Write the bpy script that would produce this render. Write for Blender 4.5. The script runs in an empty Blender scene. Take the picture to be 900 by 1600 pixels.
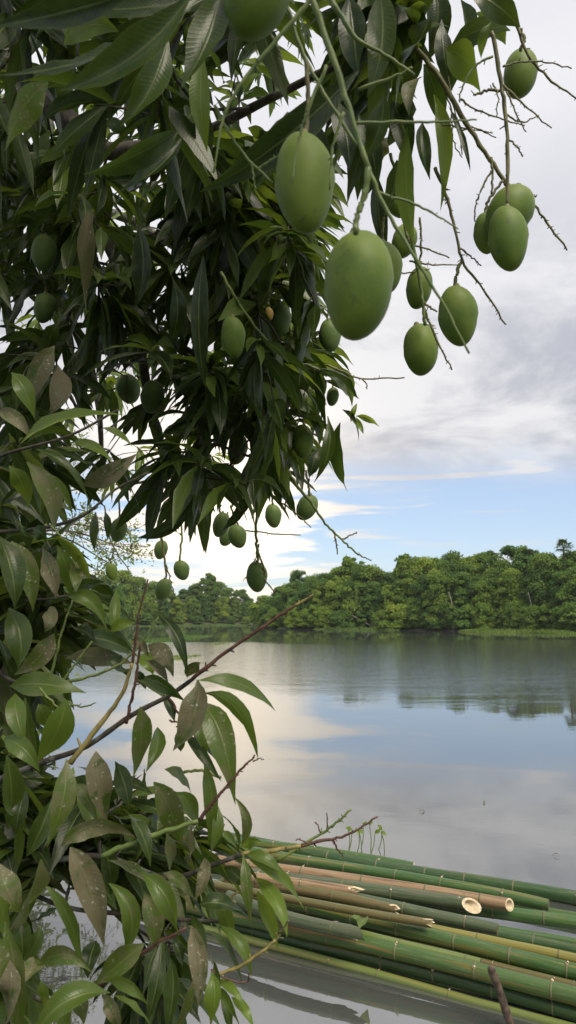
import bpy, math, random
import numpy as np
from mathutils import Vector, Matrix, Quaternion

# ------------------------------------------------------------------ camera
SC = bpy.context.scene
COL = SC.collection
F = 1155.0                      # focal length in photo pixels (900 x 1600)
CAMZ = 2.0
TH = math.radians(8.13)         # the phone is tipped up a little
CAM = np.array([0.0, 0.0, CAMZ])
RGT = np.array([1.0, 0, 0]); FWD = np.array([0, math.cos(TH), math.sin(TH)]); UPV = np.array([0, -math.sin(TH), math.cos(TH)])
cd = bpy.data.cameras.new('camera'); cam = bpy.data.objects.new('camera', cd); COL.objects.link(cam)
cam.location = CAM; cam.rotation_euler = (math.pi/2+TH, 0, 0)
cd.sensor_fit = 'VERTICAL'; cd.sensor_height = 36; cd.sensor_width = 36*900/1600; cd.lens = 36*F/1600
cd.clip_start = 0.02; cd.clip_end = 5000
cd.dof.use_dof = True; cd.dof.focus_distance = 2.6; cd.dof.aperture_fstop = 11.0
SC.camera = cam
SC.render.resolution_x = 576; SC.render.resolution_y = 1024
SC.view_settings.view_transform = 'Standard'; SC.view_settings.look = 'None'
SC.view_settings.gamma = 1; SC.view_settings.exposure = 0.32; SC.view_settings.use_curve_mapping = False

SUN_AZ = math.radians(148); SUN_EL = math.radians(54)      # azimuth from +Y, negative = left
GLOW = (-0.085, 0.985, 0.145)      # where the low cloud is thin and lit warm
SUND = (math.sin(SUN_AZ)*math.cos(SUN_EL), math.cos(SUN_AZ)*math.cos(SUN_EL), math.sin(SUN_EL))

# ------------------------------------------------------------------ node helpers
class N:
    def __init__(s, tree): s.t = tree; s.n = tree.nodes; s.l = tree.links
    def new(s, typ, **kw):
        n = s.n.new(typ)
        for k, v in kw.items(): setattr(n, k, v)
        return n
    def put(s, sock, v):
        if v is None: return
        if hasattr(v, 'is_linked') or isinstance(v, bpy.types.NodeSocket): s.l.new(v, sock)
        else:
            if hasattr(sock.default_value, '__len__') and not hasattr(v, '__len__'): v = [v]*len(sock.default_value)
            if hasattr(v, '__len__') and len(v) == 3 and len(sock.default_value) == 4: v = (*v, 1)
            sock.default_value = v
    def m(s, op, a, b=None, c=None, clamp=False):
        n = s.new('ShaderNodeMath', operation=op, use_clamp=clamp)
        s.put(n.inputs[0], a); s.put(n.inputs[1], b)
        if c is not None: s.put(n.inputs[2], c)
        return n.outputs[0]
    def vm(s, op, a, b=None):
        n = s.new('ShaderNodeVectorMath', operation=op); s.put(n.inputs[0], a); s.put(n.inputs[1], b)
        return n.outputs['Value'] if op in ('DOT_PRODUCT', 'LENGTH') else n.outputs[0]
    def ss(s, x, lo, hi, a=0.0, b=1.0):
        n = s.new('ShaderNodeMapRange', interpolation_type='SMOOTHSTEP')
        for i, v in enumerate((x, lo, hi, a, b)): s.put(n.inputs[i], v)
        return n.outputs[0]
    def mix(s, f, a, b, mode='MIX'):
        n = s.new('ShaderNodeMix', data_type='RGBA', blend_type=mode)
        s.put(n.inputs[0], f); s.put(n.inputs[6], a); s.put(n.inputs[7], b)
        return n.outputs[2]
    def noise(s, vec, scale, detail=4, rough=0.5, dist=0.0, col=False):
        n = s.new('ShaderNodeTexNoise'); s.put(n.inputs['Vector'], vec)
        n.inputs['Scale'].default_value = scale; n.inputs['Detail'].default_value = detail
        n.inputs['Roughness'].default_value = rough; n.inputs['Distortion'].default_value = dist
        return n.outputs['Color' if col else 'Fac']
    def voro(s, vec, scale, feature='F1'):
        n = s.new('ShaderNodeTexVoronoi', feature=feature); s.put(n.inputs['Vector'], vec); n.inputs['Scale'].default_value = scale
        return n.outputs['Distance']
    def comb(s, x, y, z):
        n = s.new('ShaderNodeCombineXYZ'); s.put(n.inputs[0], x); s.put(n.inputs[1], y); s.put(n.inputs[2], z); return n.outputs[0]
    def sep(s, v):
        n = s.new('ShaderNodeSeparateXYZ'); s.put(n.inputs[0], v); return n.outputs
    def bump(s, h, strength=0.3, dist=0.01):
        n = s.new('ShaderNodeBump'); s.put(n.inputs['Height'], h); s.put(n.inputs['Strength'], strength); n.inputs['Distance'].default_value = dist
        return n.outputs[0]

# ------------------------------------------------------------------ world: Nishita sky behind a cloud deck
W = bpy.data.worlds.new('World'); SC.world = W; W.use_nodes = True
w = N(W.node_tree); w.n.clear()
out = w.new('ShaderNodeOutputWorld'); bg = w.new('ShaderNodeBackground')
sky = w.new('ShaderNodeTexSky', sky_type='NISHITA'); sky.sun_disc = False
sky.sun_elevation = SUN_EL; sky.sun_rotation = SUN_AZ; sky.air_density = 1.0; sky.dust_density = 0.6; sky.ozone_density = 1.5
BG = 0.10
bg.inputs['Strength'].default_value = BG
d = w.vm('NORMALIZE', w.new('ShaderNodeTexCoord').outputs['Generated'])
x, y, z = w.sep(d)
zp = w.m('ADD', w.m('MAXIMUM', z, 0.0), 0.20)
pv = w.comb(w.m('DIVIDE', x, zp), w.m('DIVIDE', y, zp), 0.0)
n1 = w.noise(pv, 0.95, 7, 0.55, 0.3)
n3 = w.noise(w.vm('ADD', pv, (13.1, 4.7, 2.0)), 2.0, 9, 0.62, 0.45)
n4 = w.noise(w.vm('ADD', pv, (3.1, 24.7, 5.0)), 0.6, 3, 0.5, 0.2)
zz = w.m('ADD', z, w.m('MULTIPLY', w.m('SUBTRACT', n1, 0.5), 0.16))
deck = w.ss(zz, 0.150, 0.225)
# low streaky clouds, thicker toward the sun
gs = w.m('MAXIMUM', w.vm('DOT_PRODUCT', d, GLOW), 0.0)
band = w.comb(w.m('MULTIPLY', x, 2.4), w.m('MULTIPLY', y, 2.4), w.m('MULTIPLY', z, 26.0))
n2 = w.noise(w.vm('ADD', band, (5.3, 1.2, 7.7)), 1.7, 6, 0.55, 0.3)
sunside = w.m('POWER', gs, 75.0)
low = w.ss(w.m('ADD', n2, w.m('MULTIPLY', sunside, 0.25)), 0.545, 0.66)
cover = w.m('MAXIMUM', deck, w.m('MULTIPLY', low, 0.92))
shade = w.ss(w.m('ADD', w.m('MULTIPLY', n3, 0.65), w.m('MULTIPLY', n4, 0.35)), 0.41, 0.575)
ccol = w.mix(shade, (0.395, 0.412, 0.475), (0.68, 0.685, 0.71))
ccol = w.mix(w.m('MULTIPLY', w.ss(z, 0.28, 0.62), 0.8), ccol, (0.73, 0.73, 0.76))
ccol = w.mix(w.m('MULTIPLY', w.m('SUBTRACT', 1.0, deck), 0.75), ccol, (0.62, 0.62, 0.64))
glow = w.m('ADD', w.m('MULTIPLY', w.m('POWER', gs, 14.0), 0.08), w.m('MULTIPLY', w.m('POWER', gs, 120.0), 0.95))
ccol = w.mix(1.0, ccol, w.mix(1.0, (1.0, 0.76, 0.40), glow, 'MULTIPLY'), 'ADD')
cl = w.vm('MULTIPLY', ccol, (1/BG,)*3)
skc = w.mix(1.0, sky.outputs[0], (1.10, 1.14, 1.25), 'MULTIPLY')
skc = w.mix(0.32, skc, (5.6, 6.6, 8.0))
w.put(bg.inputs['Color'], w.mix(cover, skc, cl))
w.l.new(bg.outputs[0], out.inputs[0])

sl = bpy.data.lights.new('sun', 'SUN'); so = bpy.data.objects.new('sun', sl); COL.objects.link(so)
sl.energy = 3.4; sl.angle = math.radians(30); sl.color = (1.0, 0.90, 0.74)
so.location = (40, -20, 60)
so.rotation_euler = Vector(SUND).to_track_quat('Z', 'Y').to_euler()

# ------------------------------------------------------------------ geometry helpers
rs = np.random.RandomState(11); random.seed(5)
def P(px, py, dep): return CAM + dep*(FWD + RGT*((px-450)/F) + UPV*((800-py)/F))
def proj(v):
    q = np.asarray(v) - CAM; dep = np.maximum(q @ FWD, 1e-3)
    return 450+F*(q @ RGT)/dep, 800-F*(q @ UPV)/dep, dep
def G(px, py, zz=0.0):
    r = FWD + RGT*((px-450)/F) + UPV*((800-py)/F)
    return CAM + r*((zz-CAMZ)/r[2])
def nrm(v):
    v = np.asarray(v, float); return v/(np.linalg.norm(v, axis=-1, keepdims=True)+1e-12)
def tag(o, label=None, cat=None, group=None, kind=None):
    if label: o['label'] = label
    if cat: o['category'] = cat
    if group: o['group'] = group
    if kind: o['kind'] = kind
    return o
def empty(name, loc, label, cat, group=None):
    o = bpy.data.objects.new(name, None); COL.objects.link(o); o.location = loc; o.empty_display_size = 0.1
    return tag(o, label, cat, group)
class MB:
    """collects quads with per-vertex uv and tint, links them as ONE mesh object"""
    def __init__(s): s.v = []; s.f = []; s.u = []; s.c = []; s.n = 0
    def add(s, v, f, u=None, c=None):
        v = np.asarray(v, float).reshape(-1, 3); f = np.asarray(f, int).reshape(-1, 4); k = len(v)
        s.v.append(v); s.f.append(f+s.n); s.n += k
        s.u.append(np.zeros((k, 2)) if u is None else np.asarray(u, float))
        s.c.append(np.tile(np.array([0.5, 0, 0, 1.0]) if c is None else np.asarray(c, float), (k, 1)) if (c is None or np.ndim(c) == 1) else np.asarray(c, float))
    def mesh(s, name, mat, origin=(0, 0, 0), smooth=True):
        v = np.concatenate(s.v)-np.asarray(origin, float); f = np.concatenate(s.f); u = np.concatenate(s.u); c = np.concatenate(s.c)
        me = bpy.data.meshes.new(name); me.vertices.add(len(v)); me.vertices.foreach_set('co', v.ravel())
        me.loops.add(f.size); me.loops.foreach_set('vertex_index', f.ravel().astype(np.int32))
        me.polygons.add(len(f)); me.polygons.foreach_set('loop_start', np.arange(0, f.size, 4, dtype=np.int32))
        try: me.polygons.foreach_set('loop_total', np.full(len(f), 4, dtype=np.int32))
        except Exception: pass
        me.polygons.foreach_set('use_smooth', np.full(len(f), smooth))
        uv = me.uv_layers.new(name='UVMap'); uv.data.foreach_set('uv', u[f.ravel()].ravel())
        at = me.attributes.new('tint', 'FLOAT_COLOR', 'POINT'); at.data.foreach_set('color', c.ravel())
        me.update(calc_edges=True); me.validate(); me.materials.append(mat)
        return me
    def build(s, name, mat, parent=None, origin=(0, 0, 0), smooth=True):
        o = bpy.data.objects.new(name, s.mesh(name, mat, origin, smooth)); COL.objects.link(o)
        if parent: o.parent = parent
        else: o.location = origin
        return o
def spline(pts, per=5):
    pts = np.asarray(pts, float)
    if len(pts) < 3: return np.linspace(pts[0], pts[-1], per+1)
    q = np.vstack([2*pts[0]-pts[1], pts, 2*pts[-1]-pts[-2]]); o = []
    for i in range(1, len(q)-2):
        for t in np.arange(per)/per:
            a, b, c, e = q[i-1:i+3]
            o.append(0.5*(2*b+(c-a)*t+(2*a-5*b+4*c-e)*t*t+(3*b-a-3*c+e)*t**3))
    o.append(pts[-1]); return np.array(o)
def frames(p):
    t = nrm(np.gradient(p, axis=0)); a = np.array([0.13, 0.21, 0.97]); a = np.where(np.abs(t @ a)[:, None] > 0.93, np.array([0.9, 0.4, 0.05]), a)
    s = nrm(np.cross(t, a)); b = np.cross(s, t); return t, s, b
def tube(mb, p, r, k=6, c=None, knots=0.0, cap=True):
    p = np.asarray(p, float); n = len(p); r = np.broadcast_to(np.asarray(r, float), (n,)).copy()
    if cap:                                   # rounded-off ends
        t0 = nrm(p[0]-p[1])*r[0]*0.5; t1 = nrm(p[-1]-p[-2])*r[-1]*0.5
        p = np.vstack([p[0]+t0, p, p[-1]+t1]); r = np.concatenate([[r[0]*0.05], r, [r[-1]*0.05]]); n += 2
    if knots: r = r*(1+knots*(rs.rand(n)-0.4))
    t, s, b = frames(p); a = np.arange(k)*2*np.pi/k
    v = p[:, None]+(s[:, None]*np.cos(a)[None, :, None]+b[:, None]*np.sin(a)[None, :, None])*r[:, None, None]
    ln = np.concatenate([[0], np.cumsum(np.linalg.norm(np.diff(p, axis=0), axis=1))])
    u = np.stack([np.broadcast_to(a/(2*np.pi), (n, k)), np.broadcast_to(ln[:, None], (n, k))], -1)
    i = np.arange(n-1)[:, None]*k; j = np.arange(k)[None]; j2 = (j+1) % k
    f = np.stack([i+j, i+j2, i+k+j2, i+k+j], -1)
    mb.add(v.reshape(-1, 3), f.reshape(-1, 4), u.reshape(-1, 2), c)

# ------------------------------------------------------------------ materials
def mat(name):
    m = bpy.data.materials.new(name); m.use_nodes = True; t = N(m.node_tree)
    b = t.n.get('Principled BSDF'); return m, t, b
def attr(t, name='tint'):
    a = t.new('ShaderNodeAttribute', attribute_name=name); return t.sep(a.outputs['Color'])
def uvs(t): return t.sep(t.new('ShaderNodeUVMap', uv_map='UVMap').outputs[0])

def leaf_material():
    m, t, b = mat('mango_leaf')
    R, Gd, B = attr(t); U, V, _ = uvs(t)
    co = t.comb(t.m('MULTIPLY', U, 0.30), V, t.m('MULTIPLY', R, 91.0))
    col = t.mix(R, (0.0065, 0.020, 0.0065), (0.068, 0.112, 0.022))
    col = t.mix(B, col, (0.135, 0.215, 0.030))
    n1 = t.noise(co, 7.0, 3)
    col = t.mix(t.ss(n1, 0.35, 0.75), col, t.mix(0.5, col, (0.085, 0.12, 0.03)))
    c = t.m('ABSOLUTE', t.m('SUBTRACT', U, 0.5))
    rib = t.m('SUBTRACT', 1.0, t.ss(c, 0.012, 0.05))
    vein = t.m('SINE', t.m('MULTIPLY', t.m('SUBTRACT', V, t.m('MULTIPLY', c, 0.20)), 150.0))
    vl = t.m('MULTIPLY', t.ss(vein, 0.80, 1.0), t.m('MULTIPLY', t.noise(co, 3.0, 1), 0.22))
    col = t.mix(vl, col, (0.17, 0.22, 0.07))
    col = t.mix(t.m('MULTIPLY', rib, 0.65), col, (0.20, 0.24, 0.075))
    dn = t.noise(co, 4.2, 5, 0.65, 0.6)
    dust = t.m('MULTIPLY', t.ss(t.m('ADD', dn, t.m('MULTIPLY', Gd, 0.30)), 0.60, 0.76), t.m('MULTIPLY', Gd, 0.95))
    dcol = t.mix(t.noise(co, 2.0, 2), (0.13, 0.085, 0.040), (0.30, 0.275, 0.185))
    col = t.mix(dust, col, dcol)
    sv = t.voro(t.vm('ADD', t.comb(t.m('MULTIPLY', U, 0.27), V, t.m('MULTIPLY', R, 53.0)), t.vm('MULTIPLY', t.noise(co, 30.0, 2, col=True), (0.05, 0.05, 0.03))), 17.0)
    sv = t.m('ADD', sv, t.m('MULTIPLY', t.noise(co, 16.0, 2), 0.28))
    spot = t.m('MULTIPLY', t.m('SUBTRACT', 1.0, t.ss(sv, 0.29, 0.40)), t.m('MULTIPLY', t.ss(t.noise(co, 4.0, 2), 0.44, 0.58), t.ss(Gd, 0.3, 0.7)))
    col = t.mix(t.m('MULTIPLY', spot, 0.85), col, (0.50, 0.50, 0.38))
    edge = t.m('MULTIPLY', t.ss(c, 0.44, 0.5), 0.35)
    col = t.mix(edge, col, (0.18, 0.19, 0.07))
    t.put(b.inputs['Base Color'], col)
    t.put(b.inputs['Roughness'], t.m('ADD', 0.31, t.m('MULTIPLY', dust, 0.4)))
    b.inputs['Specular IOR Level'].default_value = 0.45
    h = t.m('ADD', t.m('MULTIPLY', t.ss(vein, 0.2, 1.0), 0.16), t.m('ADD', rib, t.m('MULTIPLY', n1, 0.8)))
    t.put(b.inputs['Normal'], t.bump(h, 0.28, 0.003))
    tr = t.new('ShaderNodeBsdfTranslucent')
    t.put(tr.inputs['Color'], t.mix(t.m('MULTIPLY', dust, 0.6), t.mix(B, t.mix(R, (0.035, 0.065, 0.008), (0.15, 0.25, 0.025)), (0.42, 0.52, 0.05)), (0.05, 0.045, 0.02)))
    mx = t.new('ShaderNodeMixShader'); mx.inputs[0].default_value = 0.36
    t.l.new(b.outputs[0], mx.inputs[1]); t.l.new(tr.outputs[0], mx.inputs[2])
    t.l.new(mx.outputs[0], t.n['Material Output'].inputs[0])
    return m
M_LEAF = leaf_material()

def far_leaf_material(name, c0, c1, c2, trans=0.25):
    m, t, b = mat(name)
    R, Gd, B = attr(t); rnd = t.new('ShaderNodeObjectInfo').outputs['Random']
    col = t.mix(R, c0, c1)
    col = t.mix(t.m('MULTIPLY', Gd, 0.8), col, c2)
    col = t.mix(t.ss(rnd, 0.0, 1.0), t.mix(1.0, col, (0.62, 0.80, 0.80), 'MULTIPLY'), t.mix(1.0, col, (1.40, 1.32, 0.95), 'MULTIPLY'))
    t.put(b.inputs['Base Color'], col); b.inputs['Roughness'].default_value = 0.6
    b.inputs['Specular IOR Level'].default_value = 0.3
    tr = t.new('ShaderNodeBsdfTranslucent'); t.put(tr.inputs['Color'], t.mix(1.0, col, (1.9, 1.9, 0.9), 'MULTIPLY'))
    mx = t.new('ShaderNodeMixShader'); mx.inputs[0].default_value = trans
    t.l.new(b.outputs[0], mx.inputs[1]); t.l.new(tr.outputs[0], mx.inputs[2]); t.l.new(mx.outputs[0], t.n['Material Output'].inputs[0])
    return m
M_FOREST = far_leaf_material('forest_leaves', (0.046, 0.092, 0.022), (0.140, 0.220, 0.042), (0.25, 0.30, 0.058), 0.28)
M_SHRUB = far_leaf_material('shrub_leaves', (0.06, 0.10, 0.025), (0.12, 0.17, 0.045), (0.20, 0.22, 0.07), 0.30)
M_PALM = far_leaf_material('palm_leaves', (0.035, 0.06, 0.025), (0.07, 0.10, 0.04), (0.10, 0.11, 0.05), 0.15)
M_GRASS = far_leaf_material('water_grass', (0.075, 0.13, 0.028), (0.14, 0.21, 0.045), (0.20, 0.22, 0.08), 0.30)

def bark_material(name, c0, c1, scale=60.0, rough=0.8, lichen=0.0, bump=0.5):
    m, t, b = mat(name)
    o = t.new('ShaderNodeTexCoord').outputs['Object']
    n = t.noise(o, scale, 5, 0.6); col = t.mix(t.ss(n, 0.3, 0.7), c0, c1)
    if lichen:
        l = t.noise(o, scale*0.35, 4, 0.6); col = t.mix(t.m('MULTIPLY', t.ss(l, 0.52, 0.66), lichen), col, (0.26, 0.27, 0.24))
    t.put(b.inputs['Base Color'], col); b.inputs['Roughness'].default_value = rough
    t.put(b.inputs['Normal'], t.bump(n, bump, 0.004)); return m
M_BARK = bark_material('mango_bark', (0.030, 0.024, 0.018), (0.085, 0.072, 0.055), 55, 0.85, 0.6)
M_FBARK = bark_material('forest_bark', (0.05, 0.042, 0.030), (0.125, 0.11, 0.085), 3.0, 0.9, 0.15)
M_PALE = bark_material('pale_dead_wood', (0.20, 0.18, 0.14), (0.34, 0.31, 0.26), 3.0, 0.9)
M_STALK = bark_material('green_stalk', (0.085, 0.135, 0.032), (0.16, 0.20, 0.05), 45, 0.5, 0.0, 0.25)
M_STALKB = bark_material('brown_stalk', (0.075, 0.065, 0.026), (0.19, 0.18, 0.065), 60, 0.6, 0.0, 0.3)
M_TWIG = bark_material('red_twig', (0.045, 0.016, 0.013), (0.12, 0.055, 0.035), 70, 0.6, 0.0, 0.3)
M_YTWIG = bark_material('ochre_twig', (0.16, 0.13, 0.04), (0.30, 0.24, 0.08), 50, 0.55, 0.0, 0.25)
M_BRUSH = bark_material('dead_brush', (0.12, 0.095, 0.07), (0.26, 0.22, 0.17), 4, 0.9)
M_STAKE = bark_material('stake_wood', (0.030, 0.019, 0.014), (0.13, 0.092, 0.066), 35, 0.75, 0.0, 0.8)

def mango_material(name, c0, c1):
    m, t, b = mat(name)
    o = t.new('ShaderNodeTexCoord').outputs['Object']
    rnd = t.new('ShaderNodeObjectInfo').outputs['Random']
    oo = t.vm('ADD', o, t.comb(t.m('MULTIPLY', rnd, 7.0), 0.0, 0.0))
    n = t.noise(oo, 18, 3, 0.5); col = t.mix(t.ss(n, 0.3, 0.72), c0, c1)
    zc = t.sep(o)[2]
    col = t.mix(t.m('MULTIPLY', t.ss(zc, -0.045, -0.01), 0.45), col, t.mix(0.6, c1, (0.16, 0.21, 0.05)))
    sp = t.voro(oo, 420.0); dots = t.m('SUBTRACT', 1.0, t.ss(sp, 0.10, 0.24))
    col = t.mix(t.m('MULTIPLY', dots, 0.45), col, (0.22, 0.27, 0.11))
    bl = t.noise(oo, 55, 4, 0.65); col = t.mix(t.m('MULTIPLY', t.ss(bl, 0.60, 0.72), 0.5), col, (0.07, 0.075, 0.035))
    t.put(b.inputs['Base Color'], col); b.inputs['Roughness'].default_value = 0.52
    b.inputs['Specular IOR Level'].default_value = 0.25
    b.inputs['Sheen Weight'].default_value = 0.06; b.inputs['Sheen Roughness'].default_value = 0.5
    b.inputs['Subsurface Weight'].default_value = 0.0
    t.put(b.inputs['Normal'], t.bump(t.m('ADD', t.noise(oo, 300, 2), t.m('MULTIPLY', dots, 0.6)), 0.12, 0.0006))
    return m
M_MANGO = mango_material('mango_skin', (0.080, 0.136, 0.018), (0.140, 0.195, 0.030))
M_MANGOD = mango_material('mango_skin_bluish', (0.072, 0.122, 0.030), (0.110, 0.166, 0.044))
M_YELLOW = mango_material('young_fruit_skin', (0.30, 0.17, 0.04), (0.42, 0.27, 0.08))

def water_material():
    m, t, b = mat('river_water')
    g = t.new('ShaderNodeNewGeometry').outputs['Position']; X, Y, _ = t.sep(g)
    big = t.noise(t.comb(t.m('MULTIPLY', X, 0.018), t.m('MULTIPLY', Y, 0.05), 0.0), 1.0, 4, 0.55, 0.6)
    wind = t.m('MULTIPLY', t.ss(t.m('ADD', Y, t.m('MULTIPLY', t.m('SUBTRACT', big, 0.5), 34.0)), 15.0, 29.0),
               t.m('SUBTRACT', 1.0, t.ss(t.m('ADD', Y, t.m('MULTIPLY', t.m('SUBTRACT', big, 0.5), 50.0)), 56.0, 70.0)))
    rv = t.comb(t.m('MULTIPLY', X, 0.55), Y, 0.0)
    r1 = t.noise(rv, 7.0, 3, 0.6, 0.2); r2 = t.noise(rv, 1.1, 3, 0.5, 0.3); r3 = t.noise(rv, 0.35, 2, 0.5)
    h = t.m('ADD', t.m('MULTIPLY', r1, t.m('ADD', 0.0022, t.m('MULTIPLY', wind, 0.062))),
            t.m('ADD', t.m('MULTIPLY', r2, t.m('ADD', 0.007, t.m('MULTIPLY', wind, 0.085))), t.m('MULTIPLY', r3, 0.030)))
    nb = t.bump(h, 1.0, 0.16)
    silt = t.noise(t.comb(t.m('MULTIPLY', X, 0.5), Y, 0.0), 0.35, 4)
    t.put(b.inputs['Base Color'], t.mix(silt, (0.050, 0.055, 0.052), (0.070, 0.076, 0.072)))
    b.inputs['Roughness'].default_value = 0.02; b.inputs['IOR'].default_value = 3.4
    t.put(b.inputs['Normal'], nb)
    return m
M_WATER = water_material()

def ground_material():
    m, t, b = mat('bank_soil'); g = t.new('ShaderNodeNewGeometry').outputs['Position']
    n = t.noise(g, 0.8, 6, 0.6); n2 = t.noise(g, 6.0, 4)
    col = t.mix(t.ss(n, 0.35, 0.65), (0.055, 0.045, 0.028), (0.055, 0.080, 0.025)); col = t.mix(t.m('MULTIPLY', n2, 0.4), col, (0.03, 0.028, 0.018))
    t.put(b.inputs['Base Color'], col); b.inputs['Roughness'].default_value = 0.95
    t.put(b.inputs['Normal'], t.bump(n2, 0.6, 0.05)); return m
M_GROUND = ground_material()

def bamboo_material(name, base, alt, blotch, amt, streak=(0.10, 0.105, 0.06), scale=1.0):
    m, t, b = mat(name)
    U, V, _ = uvs(t); rnd = t.new('ShaderNodeObjectInfo').outputs['Random']
    ang = t.m('MULTIPLY', U, 2*math.pi); cx = t.m('COSINE', ang); sx = t.m('SINE', ang)
    sd = t.m('MULTIPLY', rnd, 41.0)
    vs = t.comb(t.m('ADD', t.m('MULTIPLY', cx, 1.2), sd), t.m('MULTIPLY', sx, 1.2), t.m('MULTIPLY', V, 1.1))
    vl = t.comb(t.m('ADD', t.m('MULTIPLY', cx, 3.0), sd), t.m('MULTIPLY', sx, 3.0), t.m('MULTIPLY', V, 0.9))
    vf = t.comb(t.m('ADD', t.m('MULTIPLY', cx, 1.0), sd), t.m('MULTIPLY', sx, 1.0), t.m('MULTIPLY', V, 14.0))
    a = t.noise(vl, 2.2, 4, 0.6); col = t.mix(t.ss(a, 0.3, 0.7), base, alt)
    bn = t.noise(vs, 0.75*scale, 4, 0.6, 0.5); col = t.mix(t.m('MULTIPLY', t.ss(bn, 0.50, 0.70), amt), col, blotch)
    st = t.noise(t.comb(t.m('ADD', t.m('MULTIPLY', cx, 9.0), sd), t.m('MULTIPLY', sx, 9.0), t.m('MULTIPLY', V, 1.4)), 2.0, 3, 0.6)
    col = t.mix(t.m('MULTIPLY', t.ss(st, 0.56, 0.72), 0.45), col, streak)
    sp = t.noise(vf, 1.6, 4, 0.7); col = t.mix(t.m('MULTIPLY', t.ss(sp, 0.62, 0.70), 0.5), col, (0.035, 0.030, 0.018))
    wx = t.noise(vs, 5.0, 4, 0.7); col = t.mix(t.m('MULTIPLY', t.ss(wx, 0.55, 0.68), 0.45), col, (0.20, 0.21, 0.16))
    t.put(b.inputs['Base Color'], col); t.put(b.inputs['Roughness'], t.m('ADD', 0.27, t.m('MULTIPLY', sp, 0.3)))
    t.put(b.inputs['Normal'], t.bump(t.m('ADD', st, sp), 0.15, 0.003)); return m
BMAT = {
 'green': bamboo_material('green_bamboo', (0.026, 0.075, 0.016), (0.055, 0.115, 0.026), (0.19, 0.14, 0.028), 0.85),
 'dark': bamboo_material('dark_green_bamboo', (0.016, 0.050, 0.013), (0.035, 0.080, 0.020), (0.13, 0.11, 0.024), 0.75),
 'orange': bamboo_material('orange_blotched_bamboo', (0.035, 0.085, 0.018), (0.065, 0.115, 0.026), (0.22, 0.105, 0.022), 1.0, scale=1.5),
 'mottled': bamboo_material('mottled_bamboo', (0.028, 0.055, 0.018), (0.085, 0.105, 0.055), (0.10, 0.085, 0.05), 0.8, (0.16, 0.17, 0.12), 2.5),
 'olive': bamboo_material('olive_bamboo', (0.075, 0.080, 0.022), (0.125, 0.105, 0.035), (0.16, 0.095, 0.04), 0.8),
 'tan': bamboo_material('dry_tan_bamboo', (0.19, 0.115, 0.058), (0.29, 0.20, 0.11), (0.09, 0.05, 0.028), 0.9, (0.36, 0.27, 0.17), 2.2),
 'yellow': bamboo_material('yellow_bamboo', (0.15, 0.14, 0.03), (0.24, 0.21, 0.045), (0.07, 0.085, 0.024), 1.0),
 'lime': bamboo_material('lime_bamboo', (0.085, 0.135, 0.028), (0.14, 0.175, 0.045), (0.20, 0.165, 0.04), 0.7),
}
M_NODE = bark_material('bamboo_node', (0.065, 0.075, 0.032), (0.16, 0.155, 0.075), 60, 0.6, 0.0, 0.3)
M_CUT = bark_material('cut_bamboo_wood', (0.46, 0.36, 0.22), (0.68, 0.58, 0.42), 40, 0.8, 0.0, 0.3)

# ------------------------------------------------------------------ river, banks, ground
shore = [(140, 3.0), (3.0, 3.0), (-1.2, 3.2), (-2.4, 4.2), (-3.6, 6.5), (-5.2, 11), (-7.2, 17), (-11, 29), (-21, 62)]
shore += [tuple(G(p, q)[:2]) for p, q in ((150, 980), (200, 977.6), (270, 976.6), (340, 976.2), (398, 976), (409, 981), (440, 982.5), (520, 983.5), (620, 984.6), (730, 986), (820, 987.5), (900, 989.5), (1010, 992))]
shore += [(85, 60), (140, 45)]
shore = np.array(shore)
def inside_poly(x, y, poly):
    r = np.zeros(np.shape(x), bool); j = len(poly)-1
    for i in range(len(poly)):
        xi, yi = poly[i]; xj, yj = poly[j]
        r ^= ((yi > y) != (yj > y)) & (x < (xj-xi)*(y-yi)/(yj-yi+1e-12)+xi); j = i
    return r
def poly_dist(x, y, poly):
    dd = np.full(np.shape(x), 1e9); j = len(poly)-1
    for i in range(len(poly)):
        a = poly[j]; b = poly[i]; e = b-a; t = np.clip(((x-a[0])*e[0]+(y-a[1])*e[1])/(e @ e), 0, 1)
        dd = np.minimum(dd, np.hypot(x-a[0]-t*e[0], y-a[1]-t*e[1])); j = i
    return dd
def ground_height(x, y):
    ins = inside_poly(x, y, shore); dd = poly_dist(x, y, shore)
    up = 0.02+0.55*(1-np.exp(-dd/1.2))+0.02*np.minimum(dd, 60)+0.10*np.sin(x*0.9)*np.sin(y*0.7)*np.minimum(dd/3, 1)
    return np.where(ins, -0.03-1.3*(1-np.exp(-dd/1.6)), up)
def axis(a, b, near, far): # grid lines, dense near the camera
    s = np.concatenate([-np.geomspace(6, 880, 60)[::-1], np.linspace(-5.6, 5.6, 29), np.geomspace(6, 880, 60)]); return s
gx = axis(0, 0, 0, 0); gy = np.concatenate([-np.geomspace(1, 280, 26)[::-1], np.linspace(-0.5, 20, 42), np.linspace(21, 260, 121), np.geomspace(270, 1280, 24)])
XX, YY = np.meshgrid(gx, gy, indexing='ij'); ZZ = ground_height(XX, YY)
nx, ny = XX.shape; i, j = np.meshgrid(np.arange(nx-1), np.arange(ny-1), indexing='ij'); a = i*ny+j
mb = MB(); mb.add(np.stack([XX, YY, ZZ], -1).reshape(-1, 3), np.stack([a, a+ny, a+ny+1, a+1], -1).reshape(-1, 4))
tag(mb.build('ground', M_GROUND), 'muddy overgrown river bank ground', 'ground', kind='structure')
mb = MB(); s = 34; wx = np.linspace(-110, 140, s); wy = np.linspace(1.0, 240, s)
XX, YY = np.meshgrid(wx, wy, indexing='ij'); i, j = np.meshgrid(np.arange(s-1), np.arange(s-1), indexing='ij'); a = i*s+j
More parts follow.
